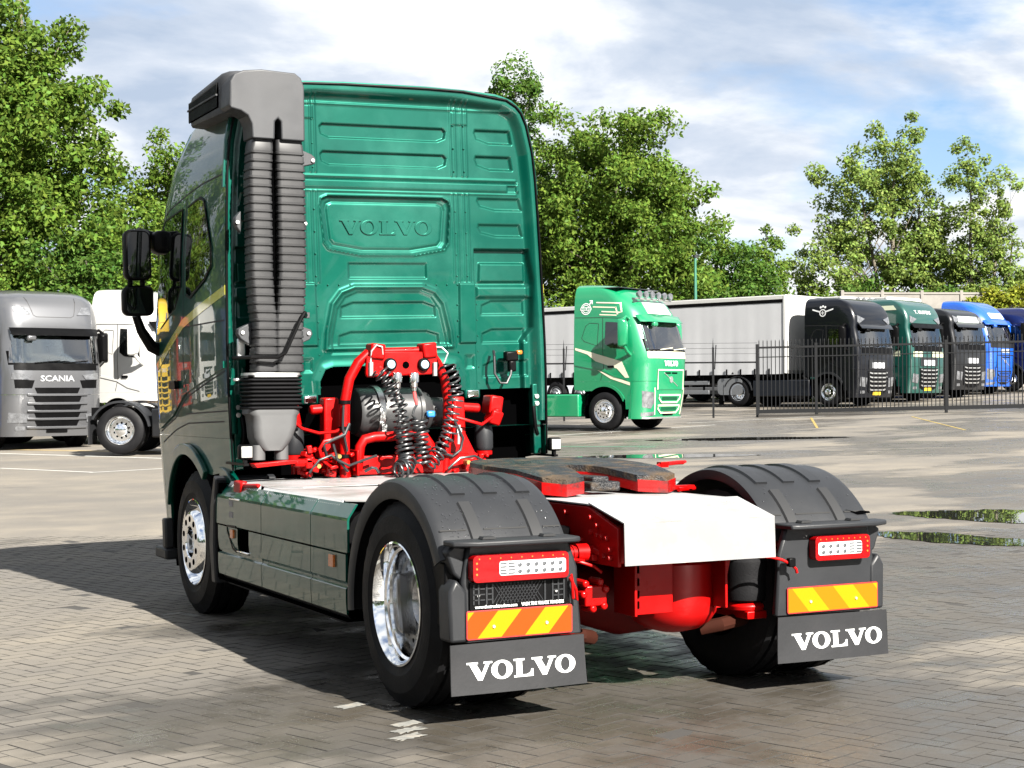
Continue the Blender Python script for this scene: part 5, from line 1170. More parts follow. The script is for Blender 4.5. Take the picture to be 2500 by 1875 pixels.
    if style.startswith('volvo'):
        bar(-.98, .98, 1.86, zb-.02, trim or m_black, 'wiper_panel')
        mb = MB(); volvo(mb, lambda q, z, o: (-q, cb.fy(q, z)+.008+o, z), -.36, .72, 1.66, .14, .006, .08); mb.build('lettering', m_letter if trim else m_steel, e, smooth=0)
        bar(-.66, .66, 1.05, 1.56, m_black if not trim else pm, 'grille')
        fr_ = strip([(-.66,1.05),(-.66,1.56),(.66,1.56),(.66,1.05)], .035); MB().patch([fr_], Fp(.016), .012, .15).build('grille_frame', trim or m_plastic, e)
        MB().patch([strip([(-.35,1.14),(.35,1.48)], .018)], Fp(.018), .01, .2).patch([arc(0, 1.31, .085, 0, 330, 16)], Fp(.020), .012).build('emblem', m_steel, e)
        mb = MB(); [mb.patch([rrect(x0, x1, 1.46, 1.50, .012, 2)], Fp(.017), .006) for x0, x1 in ((-.32,-.03),(.03,.32))]; mb.build('grille_slots', m_void, e)
        for z_ in (.82, .55):
            poly = [(-.56,z_+.09),(.56,z_+.09),(.54,z_-.0),(.40,z_-.10),(-.40,z_-.10),(-.54,z_)]
            MB().patch([poly], Fp(.004), .010, .2).build('lower_grille', m_black if not trim else pm, e); MB().patch([strip(poly+[poly[0]], .04)], Fp(.012), .010, .2).build('lower_grille_frame', trim or m_plastic, e)
            mb = MB(); [mb.patch([rrect(-.40, .40, z_+q-.008, z_+q+.008, .006, 2)], Fp(.0145), .004, .2) for q in (-.03, .0, .03)]; mb.build('grille_slots', m_void, e)
        for s_ in (-1, 1):
            MB().patch([[(s_*.80,.98),(s_*1.06,1.02),(s_*1.02,.60),(s_*.82,.56),(s_*.74,.72)]], Fp(.003), .012, .08).build('headlamp', m_lampglass, e, smooth=40)
            MB().patch([[(s_*.70,.48),(s_*1.03,.46),(s_*1.02,.36),(s_*.72,.38)]], Fp(.003), .012, .08).build('fog_lamp', m_lampglass, e, smooth=40)
            MB().patch([strip([(s_*.76,1.10),(s_*.72,.80),(s_*.66,.40)], .03)], Fp(.005), .01, .1).build('lamp_trim', trim or pm, e)
    elif style.startswith('daf'):
        bar(-1.0, 1.0, 1.84, zb-.02, m_black, 'wiper_panel')
        bar(-.62, .62, 1.30, 1.62, m_plastic, 'upper_grille'); bar(-.40, .40, 1.32, 1.52, mat('pale_board', (.6,.62,.66), .5), 'lettered_board', .02)
        poly = [(-.66,1.22),(.66,1.22),(.60,.50),(.42,.42),(-.42,.42),(-.60,.50)]
        MB().patch([poly], Fp(.003), .012, .2).build('grille', m_black, e)
        for k in range(5): 
            z_ = 1.14-.145*k; MB().patch([strip([(-.60+.02*k,z_+.03),(-.45,z_),(.45,z_),(.60-.02*k,z_+.03)], .045)], Fp(.012), .03, .2).build('grille_slat', m_steel, e, smooth=40)
        for s_ in (-1, 1):
            MB().patch([[(s_*.72,.98),(s_*1.10,1.02),(s_*1.12,.70),(s_*.76,.66)]], Fp(.003), .014, .08).build('headlamp', m_lampglass, e, smooth=40)
            MB().patch([rrect(*sorted((s_*.80, s_*1.05)), .44, .54, .02)], Fp(.003), .012, .08).build('fog_lamp', m_lampglass, e, smooth=40)
            MB().patch([[(s_*.62,zt+.30),(s_*1.05,zt+.42),(s_*1.08,zt+.18),(s_*.98,zt+.14)]], Fp(.003), .02, .08).build('roof_lamp', m_lampglass, e, smooth=40)
    else:
        bar(-1.02, 1.02, 1.84, zb-.02, m_black, 'wiper_panel')
        m_face = pm
        lettering('SCANIA', .19, lambda q, z: (.42-q, cb.fy(.42-q, 1.58+z)+.012, 1.58+z), mat('silver_letters', (.75,.76,.78), .25, metal=.8), e, .004, .84)
        for s_ in (-1, 1):
            MB().patch([[(s_*.62,1.72),(s_*1.06,1.78),(s_*1.08,1.62),(s_*.70,1.62)]], Fp(.004), .014, .08).build('upper_lamp', m_lampglass, e, smooth=40)
            MB().patch([[(s_*.56,1.60),(s_*1.02,1.62),(s_*1.0,1.42),(s_*.62,1.42)]], Fp(.003), .008, .08).build('lamp_recess', m_black, e, smooth=40)
            MB().patch([[(s_*.70,.80),(s_*1.12,.86),(s_*1.13,.62),(s_*.74,.62)]], Fp(.004), .016, .08).build('headlamp', m_lampglass, e, smooth=40)
            MB().patch([rrect(*sorted((s_*.78, s_*.98)), .44, .54, .02)], Fp(.003), .012, .08).build('fog_lamp', m_lampglass, e, smooth=40)
            MB().patch([[(s_*.60,3.32),(s_*.82,3.33),(s_*1.0,3.12),(s_*.70,3.13)][::-1] if False else [(s_*.94,3.34),(s_*.72,3.33),(s_*.58,3.14),(s_*.95,3.15)]], Fp(.003), .014, .08).build('roof_lamp', m_lampglass, e, smooth=40)
        hw = [.56,.60,.60,.58,.55]
        for k, z_ in enumerate((1.36, 1.16, .98, .80, .60)):
            h_ = hw[k]; MB().patch([[(-h_,z_+.07),(h_,z_+.07),(h_-.06,z_-.06),(-h_+.06,z_-.06)]], Fp(.003), .010, .2).build('grille', m_black, e)
            MB().patch([strip([(-.74,z_-.09),(-.4,z_-.10),(.4,z_-.10),(.74,z_-.09)], .05)], Fp(.006), .035, .2).build('grille_slat', pm, e, smooth=40, bevel=.008)
        MB().patch([strip([(-.62,3.55),(-.50,3.12),(-.42,3.08),(.42,3.08),(.50,3.12),(.62,3.55)], .012)], Fp(.001), .003, .1).build('roof_seam', m_seam, e, smooth=0)
    MB().patch([rrect(-.26, .26, .38, .49, .01)], Fp(.006), .01, .15).build('number_plate', m_black if style != 'daf' else m_plate, e)
    if lamps:
        for k in range(lamps):
            x_ = -.80+1.6*k/(lamps-1); z_ = ztop+.03 if style != 'volvo_xl' else 3.52; y_ = cb.fy(x_*.6, z_-.25)+.02
            MB().lathe([(.06,.0005),(.06,.085),(.03,.095),(-.05,.06),(-.06,.0005)], (x_, y_, z_), 'y', 16).build('roof_spotlight', m_lampglass, e, smooth=40)
        MB().tube([(-.92, y_-.02, z_-.11), (.92, y_-.02, z_-.11)], .025, 8).build('light_bar', m_steel, e)
    return e, cb
def trailer(label, ref, pm, curtain, length=13.6, group=None):
    """semi-trailer coupled to the tractor ref"""
    e = empty('semi_trailer', ref.location.copy(), ref.rotation_euler.z); tag(e, label, 'trailer', group)
    y1 = 2.1; y0 = y1-length
    MB().box(-1.25, 1.25, y0, y1, 1.18, 1.30).build('floor_frame', m_black, e)
    for s_ in (-1, 1):
        ys = np.linspace(y0+.08, y1-.08, 110); vs = []
        for k, y in enumerate(ys):
            w_ = .005*math.sin(y*5.2)+.003*math.sin(y*13+1)+.004*math.sin(y*2.1)
            for z, q in ((1.16, 1.6), (1.4, 1.0), (2.2, .5), (3.2, .35), (3.82, .15)): vs.append((s_*(1.262+w_*q), y, z))
        MB().add(vs, [(5*k+j, 5*k+j+1, 5*k+6+j, 5*k+5+j) for k in range(len(ys)-1) for j in range(4)]).build('side_curtain', curtain, e, smooth=60)
        MB().box(*sorted((s_*1.275, s_*1.22)), y0, y1, 3.84, 3.98).build('top_rail', pm, e, bevel=.01)
        MB().box(*sorted((s_*1.28, s_*1.20)), y1-.10, y1+.01, 1.18, 3.98).build('corner_post', pm, e, bevel=.015); MB().box(*sorted((s_*1.28, s_*1.20)), y0-.01, y0+.10, 1.18, 3.98).build('corner_post', pm, e, bevel=.015)
        MB().box(*sorted((s_*1.272, s_*1.24)), y0+.1, y1-.1, 3.72, 3.835).build('curtain_track', m_black, e)
        k = 0; y = y0+.5
        while y < y1-.3: MB().box(*sorted((s_*1.29, s_*1.275)), y-.03, y+.03, 1.06, 1.36).build('curtain_buckle', m_black, e); y += .62
        for z_ in (.45, .80): MB().box(*sorted((s_*1.24, s_*1.20)), y0+5.0, y1-3.4, z_, z_+.14).build('side_guard', m_rail, e, bevel=.01)
        for y in (y0+5.3, y0+6.8, y1-3.7): MB().box(*sorted((s_*1.20, s_*1.14)), y, y+.06, .45, 1.18).build('guard_post', m_black, e)
        for q in (0, 1.31, 2.62): lite_wheel(e, s_*1.24, y0+2.6+q, s_, 'front', m_rail)
    MB().box(-1.24, 1.24, y1-.04, y1, 1.18, 3.95).build('front_wall', pm, e); MB().box(-1.24, 1.24, y0, y0+.04, 1.18, 3.95).build('rear_door', pm, e)
    MB().box(-1.25, 1.25, y0, y1, 3.975, 4.0).build('roof', pm, e)
    MB().box(-.45, .45, y0+.4, y1-.4, .85, 1.18).build('chassis_beam', m_black, e); 
    for s_ in (-1, 1): MB().box(*sorted((s_*.75, s_*.63)), y1-3.3, y1-3.15, .05, 1.18).build('landing_leg', m_black, e)
    MB().loft([[(xx, yy, zz) for yy, zz in rrect(y1-3.0, y1-1.9, .42, 1.02, .16, 4)] for xx in (.75, 1.24)]).build('side_tank', m_rail, e, smooth=40)
    return e

m_pgreen = paint('bright_green_paint', (.005,.36,.145), .1); m_cream = mat('cream_paint', (.82,.80,.60), .4, coat=.5)
m_pgrey = paint('silver_grey_paint', (.23,.235,.25), .6, .35); m_pwhite = paint('white_paint', (.78,.78,.76), .0); m_pblack = paint('black_blue_paint', (.002,.003,.007), .1)
m_pdgreen = paint('bottle_green_paint', (.006,.095,.075), .15); m_pdgrey = paint('charcoal_paint', (.018,.019,.022), .3); m_pblue = paint('bright_blue_paint', (.004,.11,.60), .15); m_pnavy = paint('navy_paint', (.012,.018,.13), .2)
m_cur = mat('grey_curtain', (.70,.71,.73), .6, var=.06, vscale=.5, spec=.2); m_curw = mat('white_curtain', (.62,.62,.60), .55, var=.05)

rig('parked_truck', 'silver grey tractor truck facing us beside the white cab', 37.6, -10.6, 40, 'scania', m_pgrey, 'trucks parked in the yard')
ew, cw = rig('parked_truck', 'white tractor truck with a mirror shadow on its door', 39.5, -7.85, 60, 'volvo_xl', m_pwhite, 'trucks parked in the yard')
ech = rig('parked_truck', 'charcoal tractor chassis in front of the white cab, its own cab hidden', 34.7, -3.05, 90, 'daf', m_pdgrey, 'trucks parked in the yard')[0]
eg, cg = rig('parked_truck', 'bright green tractor truck with cream trim and roof spotlights', 42.0, 4.12, 55, 'volvo_xl', m_pgreen, 'trucks parked in the yard', trim=m_cream, visor=m_pgreen, lamps=6)
eb, cbk = rig('parked_truck', 'black tractor truck with a winged white emblem behind the gate', 56.5, 12.85, 47, 'daf', m_pblack, 'trucks parked behind the fence', visor=m_pdgrey)
e2, _ = rig('parked_truck', 'dark tractor truck with roof lamps showing above the black cab', 62.0, 14.2, 46, 'daf', m_pdgrey, 'trucks parked behind the fence', lamps=5)
ed, cdg = rig('parked_truck', 'bottle green tractor truck with pale bands behind the fence', 60.0, 15.55, 46, 'daf', m_pdgreen, 'trucks parked behind the fence')
el, _ = rig('parked_truck', 'low charcoal tractor truck with a pale roof board', 62.4, 17.85, 45, 'daf_low', m_pdgrey, 'trucks parked behind the fence', visor=m_pdgrey)
eu, cbl = rig('parked_truck', 'bright blue tractor truck with a white roof sign', 65.4, 20.0, 46, 'volvo_xl', m_pblue, 'trucks parked behind the fence', trim=m_pdgrey, visor=m_pblue)
en, _ = rig('parked_truck', 'navy tractor truck cut by the edge of the picture', 67.0, 22.5, 46, 'daf_low', m_pnavy, 'trucks parked behind the fence')
trailer('grey curtain trailer with white frame behind the green truck', eb, m_pwhite, m_cur)
trailer('white trailer behind the bottle green truck', ed, m_pwhite, m_curw); trailer('white trailer behind the low charcoal truck', el, m_pwhite, m_curw)
# row that goes on to the left of the picture; it shows only as reflections in the green flank
for k, (t_k, pm, stl) in enumerate(((-15.9, m_pblue, 'daf'), (-19.3, paint('yellow_paint', (.75,.48,.03), .05), 'scania'), (-22.8, paint('red_paint', (.45,.01,.01), .05), 'volvo'), (-26.4, m_pwhite, 'daf'), (-30.0, m_pnavy, 'scania'))):
    rig('parked_truck', ['blue', 'yellow', 'red', 'white', 'navy'][k]+' tractor truck of the parked row mirrored in the green flank', 36.5-k*1.0, t_k, 22, stl, pm, 'trucks mirrored in the flank')

# ---- livery of the bright green truck
fnR = lambda off: (lambda a_, b_, o: cg.Rr(a_, b_, o+off))
def liv(poly, m=m_cream, nm='livery_band'): return MB().patch([poly], fnR(.004), .002, .1).build(nm, m, eg, smooth=40)
liv([(2.92,2.16),(3.25,2.08),(4.35,1.78),(4.56,1.36),(4.44,1.36),(4.20,1.60),(3.55,1.80),(3.30,1.98),(2.92,2.10)]); liv([(3.55,1.60),(4.0,1.42),(4.58,1.24),(4.58,1.16),(4.0,1.34)])
for y0_, y1_, z0_, dz in ((3.55,4.28,3.33,-.02),(3.45,4.16,3.22,-.02),(3.72,4.16,3.09,-.01),(3.66,4.18,3.01,-.01)): liv(strip([(y0_,z0_),(y1_,z0_+dz-.02)], .032))
liv(strip([(4.27,3.31),(4.33,3.06),(4.22,3.05)], .045)); liv(strip([(4.14,3.20),(4.21,3.0)], .045))
def ringp(c, r0, r1, n=28): return [[(c[0]+r*math.cos(2*math.pi*k/n), c[1]+r*math.sin(2*math.pi*k/n)) for k in range(n)] for r in (r1, r0)]
mb = MB(); cc = (3.24, 3.17); mb.patch(ringp(cc, .13, .155), fnR(.004), .002); mb.patch(ringp(cc, .09, .11), fnR(.004), .002); mb.build('round_badge', m_letter, eg, smooth=0)
MB().patch([rrect(cc[0]-.17, cc[0]+.17, cc[1]-.045, cc[1]+.045, .03)], fnR(.007), .003).build('badge_bar', m_letter, eg, smooth=0)
MB().patch([[(cc[0]+.09,cc[1]+.12),(cc[0]+.15,cc[1]+.20),(cc[0]+.10,cc[1]+.20),(cc[0]+.10,cc[1]+.225),(cc[0]+.20,cc[1]+.225),(cc[0]+.20,cc[1]+.12),(cc[0]+.175,cc[1]+.12),(cc[0]+.175,cc[1]+.17),(cc[0]+.115,cc[1]+.10)]], fnR(.0075), .003).build('badge_arrow', m_letter, eg, smooth=0)
mb = MB(); volvo(mb, fnR(.0105), cc[0]-.15, .30, cc[1]-.028, .056, .002); mb.build('badge_lettering', m_pgreen, eg, smooth=0)
MB().patch([[(-.62,3.30),(.62,3.30),(.56,3.04),(-.62,3.02)][::-1] if False else [(-.60,3.02),(.60,3.02),(.56,3.32),(-.56,3.32)]], lambda a_, b_, o: cg.Fr(a_, b_, o+.004), .02, .12).build('roof_sign', m_letter, eg, smooth=40)
lettering('PORT VISSERS', .14, lambda q, z: (.46-q, cg.fy(.46-q, 3.06+z)+.028, 3.06+z), m_pgreen, eg, .002, .92)
MB().box(-1.0, 1.0, 3.4, 4.2, 3.70, 3.72).build('roof_hatch', m_glass, eg)
MB().patch([rrect(-1.15, 1.15, .30, .345, .01)], lambda a_, b_, o: cg.Fr(a_, b_, o+.004), .02, .15).build('bumper_spoiler', m_steel, eg, smooth=40)
# livery bands of the others
fnD = lambda cbx: (lambda a_, b_, o: cbx.Rr(a_, b_, o+.004)); fnF = lambda cbx: (lambda a_, b_, o: cbx.Fr(a_, b_, o+.004))
m_pale = mat('pale_band', (.62,.66,.48), .45, coat=.5)
MB().patch([[(2.9,3.38),(4.45,3.38),(4.3,3.55),(2.9,3.55)]], fnD(cdg), .002, .15).build('livery_band', m_pale, ed, smooth=40)
MB().patch([[(2.9,1.72),(4.6,1.66),(4.6,1.86),(2.9,1.94)]], fnD(cdg), .002, .15).build('livery_band', m_pale, ed, smooth=40)
for x0_, x1_ in ((.45,1.10),(-1.10,-.2)): MB().patch([rrect(x0_, x1_, 1.63, 1.83, .01)], lambda a_, b_, o: cdg.Fr(a_, b_, o+.020), .003, .15).build('livery_band', m_pale, ed, smooth=40)
lettering('T. KUIPERS', .17, lambda q, z: (.62-q, cdg.fy(.62-q, 3.25+z)+.010, 3.25+z), m_letter, ed, .003, 1.15)
mb = MB(); cc = (3.62, 3.28)
fb = lambda off: (lambda a_, b_, o: cbk.Rr(a_, b_, o+off))
mb.patch(ringp(cc, .10, .135, 20), fb(.003), .002); mb.patch([[(cc[0]-.42,cc[1]+.15),(cc[0]-.10,cc[1]+.06),(cc[0]-.13,cc[1]+.02),(cc[0]-.42,cc[1]+.10)]], fb(.003), .002, .2); mb.patch([[(cc[0]+.42,cc[1]+.15),(cc[0]+.10,cc[1]+.06),(cc[0]+.13,cc[1]+.02),(cc[0]+.42,cc[1]+.10)]], fb(.003), .002, .2)
for q in (-.09, 0, .09): mb.patch([arc(cc[0]+q, cc[1]+.20+(.03 if q == 0 else 0), .04, 0, 330, 10)], fb(.003), .002)
mb.patch([rrect(cc[0]-.012, cc[0]+.012, cc[1]-.07, cc[1]+.07, .004, 2)], fb(.0062), .002); mb.patch([rrect(cc[0]-.07, cc[0]-.016, cc[1]-.012, cc[1]+.012, .004, 2)], fb(.0062), .002); mb.patch([rrect(cc[0]+.016, cc[0]+.07, cc[1]-.012, cc[1]+.012, .004, 2)], fb(.0062), .002)
mb.build('winged_emblem', m_letter, eb, smooth=0)
MB().patch([rrect(-.55, .55, 3.05, 3.28, .02)], fnF(cbl), .03, .15).build('roof_sign', m_letter, eu, smooth=40)
m_gm = mat('pale_roof_board', (.55,.62,.60), .4)  # one even pale tone for the roof board
MB().patch([[(-.80,2.98),(.80,2.98),(.70,3.18),(-.70,3.18)]], lambda a_, b_, o: STYc.Fr(a_, b_, o+.004), .02, .15).build('roof_board', m_gm, el, smooth=40) if False else None
cl = Cab(STY['daf_low']['W'], STY['daf_low']['F'], 2.88, STY['daf_low']['RC'])
MB().patch([[(-.80,2.90),(.80,2.90),(.72,3.14),(-.72,3.14)]], lambda a_, b_, o: cl.Fr(a_, b_, o+.004), .02, .15).build('roof_board', m_gm, el, smooth=40)
# ------------------------------------------------------------------ puddles, painted lines
m_water = mat('puddle_water', (.03,.03,.028), .01, ior=1.33, spec=.8)
def puddle(pts, nm='puddle'):
    c = CAMP; vs = []; n = 60; P = [Vector(st(*p)) for p in pts]; cen = sum(P, Vector((0,0)))/len(P); ring = []
    for k in range(n):
        u = k/n*len(P); i = int(u); f = u-i; a, b, d, g = P[i-1], P[i], P[(i+1) % len(P)], P[(i+2) % len(P)]
        q = .5*((2*b)+(-a+d)*f+(2*a-5*b+4*d-g)*f*f+(-a+3*b-3*d+g)*f**3); j = 1+.05*math.sin(k*2.7)+.04*math.sin(k*5.1)
        q = cen+(q-cen)*j; ring.append(q)
    z = min(gz(q.x, q.y) for q in ring); 
    vs = [(cen.x, cen.y, gz(cen.x, cen.y)+.006)]+[(q.x, q.y, gz(q.x, q.y)+.006) for q in ring]
    o = MB().add(vs, [(0, 1+k, 1+(k+1) % n) for k in range(n)]).build(nm, m_water, None, smooth=0); tag(o, kind='structure')
puddle([(16.6,3.7),(16.1,3.75),(15.5,4.3),(15.2,5.2),(15.6,5.5),(16.0,4.8),(16.5,4.4)]); puddle([(18.7,4.4),(18.2,4.6),(17.4,5.4),(17.1,6.2),(17.9,6.8),(18.9,6.0),(18.9,5.1)])
puddle([(36.5,3.0),(35.9,5.0),(36.2,7.5),(36.8,7.0),(37.2,5.0)]); puddle([(30.4,1.2),(29.8,2.8),(30.2,4.6),(30.8,4.0),(31.0,2.2)])
for p0, p1, wd, m in (((29.63,-9.42),(27.9,-7.25),.10,m_line),((27.85,-7.3),(28.8,-6.2),.10,m_line),((28.8,-6.2),(34,0),.10,m_line),((35.75,-11.4),(32.0,-6.6),.14,m_line),((37.9,-12.0),(34.3,-6.6),.40,m_oline),
                      ((48,8.9),(41.2,7.8),.07,m_yline),((47.2,11.7),(38.8,10.9),.07,m_yline),((39.8,.9),(44.5,5.6),.10,m_line),((34.6,.9),(33.8,3.0),.12,mat('worn_green_paint', (.12,.42,.26), .7)),((46,5.0),(49,9.5),.08,m_line)):
    road_line('painted_line', st(*p0), st(*p1), wd, m)
# worn white line beneath the truck: flakes left on single bricks
mb = MB(); r5 = random.Random(2)
for (px_, py_, lu, lv, s_, t_) in cells:
    dx_ = px_-(-1.385+.022*(py_+.6))
    if abs(dx_) > .085 or not (-.72 < py_ < .42 or 3.35 < py_ < 4.3) or r5.random() < .38: continue
    a, b_ = lu*BW/2-.006, lv*BW/2-.006; n = 9; pts = []
    for (u0, v0), (u1, v1) in (((-1,-1),(1,-1)),((1,-1),(1,1)),((1,1),(-1,1)),((-1,1),(-1,-1))):
        for k in range(n):
            f_ = k/n; q_ = 1-abs(r5.gauss(0, .22)); pts.append(((u0+(u1-u0)*f_)*a*q_, (v0+(v1-v0)*f_)*b_*q_))
    mb.add([(px_+u*ua[0]+v*va[0], py_+u*ua[1]+v*va[1], .0032) for u, v in pts], [tuple(range(len(pts)))])
o_ = mb.build('worn_marking', mat('faded_white_paint', (.30,.30,.275), .75, var=.35, vscale=14, dirt=(.16,.145,.12), dscale=16, damt=1.0), ground, smooth=0, split=False); o_['kind'] = 'stuff'
# ------------------------------------------------------------------ fence and gate
m_fence = mat('black_fence_paint', (.008,.009,.011), .6, spec=.12)
FB0, FB1 = (49.6, 7.55), (49.0, 22.0)
def fpos(u): s = FB0[0]+(FB1[0]-FB0[0])*u; t = FB0[1]+(FB1[1]-FB0[1])*u; x, y = st(s, t); return x, y, gz(x, y)
x0, y0, z0 = fpos(0); x1, y1, z1 = fpos(1); fd = Vector((x1-x0, y1-y0, 0)); flen = fd.length; frz = math.atan2(fd.y, fd.x)
gate = empty('palisade_gate', (x0, y0, z0), frz); tag(gate, 'black sliding gate of upright bars before the dark trucks', 'gate')
slope = (z1-z0)/flen
bar_me = None
nb = int(flen/.125)
for k in range(nb):
    x_ = .06+k*.125
    if bar_me is None:
        o = MB().box(-.012, .012, -.012, .012, .10, 2.32).add([(-.012,-.012,2.32),(.012,-.012,2.32),(.012,.012,2.32),(-.012,.012,2.32),(0,0,2.38)], [(0,1,4),(1,2,4),(2,3,4),(3,0,4)]).build('bar', m_fence, gate, smooth=0, split=False); bar_me = o.data
    else: o = bpy.data.objects.new('bar', bar_me); col.objects.link(o); o.parent = gate
    o.location = (x_, 0, x_*slope)
for z_, h in ((2.10,.06),(.10,.12),(1.82,.03)): MB().add([(0,-.03,z_),(flen,-.03,z_+flen*slope),(flen,.03,z_+flen*slope),(0,.03,z_),(0,-.03,z_+h),(flen,-.03,z_+h+flen*slope),(flen,.03,z_+h+flen*slope),(0,.03,z_+h)], [(0,3,2,1),(4,5,6,7),(0,1,5,4),(1,2,6,5),(2,3,7,6),(3,0,4,7)]).build('gate_rail', m_fence, gate)
for x_ in (0, 1.80, 5.75, 10.4, 14.3): MB().box(x_-.04, x_+.04, -.04, .04, -.1+x_*slope, 2.24+x_*slope).build('gate_post', m_fence, gate)
kb = MB().box(0, flen, -.25, .25, -.2, .07).build('gate_foot_strip', mat('dark_foot_strip', (.035,.03,.025), .35), gate)  # low dark strip along the foot of the gate
wf = empty('wire_fence', (x0, y0, z0), frz); tag(wf, 'thin black post and wire fence in front of the grey trailer', 'fence')
for x_ in (-1.35, -5.95, -10.5, -15.0):
    MB().box(x_-.03, x_+.03, -.03, .03, -.3, 2.15).add([(x_-.02,-.02,2.1),(x_+.02,-.02,2.1),(x_+.02,.02,2.1),(x_-.02,.02,2.1),(x_,-.0,2.45)], [(0,1,4),(1,2,4),(2,3,4),(3,0,4)]).build('fence_post', m_fence, wf, split=False)
    MB().obox((x_+.07, 0, 1.85), (.03,.03,.75), (0,.06,0)).build('post_stay', m_fence, wf)
MB().box(-16, 0, -.015, .015, 1.66, 1.71).build('top_rail', m_fence, wf)
for z_ in (1.95, 2.12, 2.28): MB().tube([(-16, 0, z_), (0, 0, z_)], .005, 5).build('barbed_wire', m_fence, wf)
# street light column
x_, y_ = st(70, 8.0); lp = empty('lamp_column', (x_, y_, gz(x_, y_))); tag(lp, 'thin green column rising behind the grey trailer', 'lamp post')
MB().tube([(0,0,0),(0,0,4.0),(0,0,6.2)], [.09,.07,.05], 10).build('column', mat('column_green', (.03,.22,.14), .5), lp)
MB().obox((0,0,6.25), (.16,.16,.12)).build('column_cap', m_plastic, lp)
# ------------------------------------------------------------------ trees
def leaf_mat(name, c, isl=.32, hue=.022): return mat(name, c, .5, transl=.55, island=isl, hue=hue, var=.25, vscale=.5, spec=.08)
m_leafs = [leaf_mat('leaf_mid', (.23,.38,.058)), leaf_mat('leaf_deep', (.165,.32,.055)), leaf_mat('leaf_bright', (.26,.42,.06)), leaf_mat('leaf_olive', (.37,.52,.12)), leaf_mat('leaf_yellow', (.46,.52,.06))]
m_bark = mat('bark', (.085,.065,.045), .9, var=.35, vscale=4, bump=.8, bscale=14); m_pbark = mat('pale_bark', (.20,.17,.12), .9, var=.3, vscale=3, bump=.5, bscale=14)
TREE_LEAVES = [0]
def leaves_mesh(clusters, per, size, seed, droop=0.15):
    rg = np.random.default_rng(seed); C_ = np.array([c[:3] for c in clusters]); rad = np.array([c[3] for c in clusters])
    n = len(clusters)*per; ci = np.repeat(np.arange(len(clusters)), per)
    v = rg.normal(size=(n,3)); v /= np.linalg.norm(v, axis=1)[:,None]; r = rg.random(n)**.45
    p = C_[ci]+v*(rad[ci]*r)[:,None]*np.array([1,1,.75])
    nrm = v*.5+rg.normal(size=(n,3))*.6+np.array([0,0,.55]); nrm /= np.linalg.norm(nrm, axis=1)[:,None]
    a = np.cross(nrm, rg.normal(size=(n,3))); a /= np.linalg.norm(a, axis=1)[:,None]; b = np.cross(nrm, a)
    s = size*rg.uniform(.6, 1.35, n)[:,None]
    q = np.stack([p-a*s*.5, p+b*s*.32-nrm*s*.06, p+a*s*.55-np.array([0,0,1])*s*droop, p-b*s*.32-nrm*s*.06], 1).reshape(-1,3)
    me = bpy.data.meshes.new('crown'); me.vertices.add(n*4); me.vertices.foreach_set('co', q.astype(np.float32).ravel())
    me.loops.add(n*4); me.loops.foreach_set('vertex_index', np.arange(n*4, dtype=np.int32)); me.polygons.add(n)
    me.polygons.foreach_set('loop_start', np.arange(0, n*4, 4, dtype=np.int32)); me.polygons.foreach_set('loop_total', np.full(n, 4, dtype=np.int32)); me.update(); me.validate()
    TREE_LEAVES[0] += n; return me
def tree(label, s, t, H, base, blobs, per=140, size=0.156, lm=0, bark=None, nclust=240, seed=1, stems=None, name='broadleaf_tree', cat='tree', group=None, crad=(.45,.85), trunk=.26):
    """blobs: list of (dt, ds, z, rx, rz) lobes of the crown, in metres around the foot"""
    x, y = st(s, t); e = empty(name, (x, y, gz(x, y)-.05)); tag(e, label, cat, group)
    r = random.Random(seed); w = [b[3]*b[3]*b[4] for b in blobs]; cl = []
    while len(cl) < nclust:
        b = r.choices(blobs, w)[0]; v = Vector((r.gauss(0,1), r.gauss(0,1), r.gauss(0,1))).normalized(); k = r.random()**.42
        k *= 1+.18*math.sin(5*v.x+seed)*math.sin(4*v.z+2*seed)
        c = Vector((b[0], 0))*1.0; off = R2*(b[0]+v.x*b[3]*k)+F2*(b[1]+v.y*b[3]*k); z = b[2]+v.z*b[4]*k
        if z < .3: continue
        cl.append((off.x, off.y, z, r.uniform(*crad)))
    me = leaves_mesh(cl, per, size, seed); me.materials.append(m_leafs[lm]); o = bpy.data.objects.new('crown', me); col.objects.link(o); o.parent = e
    for (bt, bs, tt_, ts_, top, rad) in (stems or [(0, 0, 0, 0, H*.8, trunk)]):
        mb = MB(); P0 = R2*bt+F2*bs; P1 = R2*tt_+F2*ts_; path = []
        for k in range(9):
            u = k/8; q = P0.lerp(P1, u); path.append((q.x+.12*math.sin(u*6+seed), q.y+.12*math.cos(u*5+seed), top*u))
        mb.tube(path, [rad*(1-.8*k/8)+.02 for k in range(9)], 9); mb.build('trunk', bark or m_bark, e, smooth=60)
        near = sorted(cl, key=lambda c: r.random())[:26 if stems is None else 12]
        mb = MB()
        for c in near:
            cv = Vector(c[:3]); u = max(.15, min(.92, (cv.z-1.0)/top*.75)); k = min(7, int(u*8)); f = u*8-k; b0 = Vector(path[k]).lerp(Vector(path[k+1]), f)
            if (cv-b0).length > H*.5: continue
            mid = b0.lerp(cv, .55)+Vector((0,0,.12*(cv-b0).length)); rr = rad*(1-.8*u)*.38+.012
            mb.tube([b0, b0.lerp(mid, .5)+Vector((0,0,.03)), mid, cv], [rr, rr*.75, rr*.5, .008], 6)
        if mb.v: mb.build('limbs', bark or m_bark, e, smooth=60)
    return e
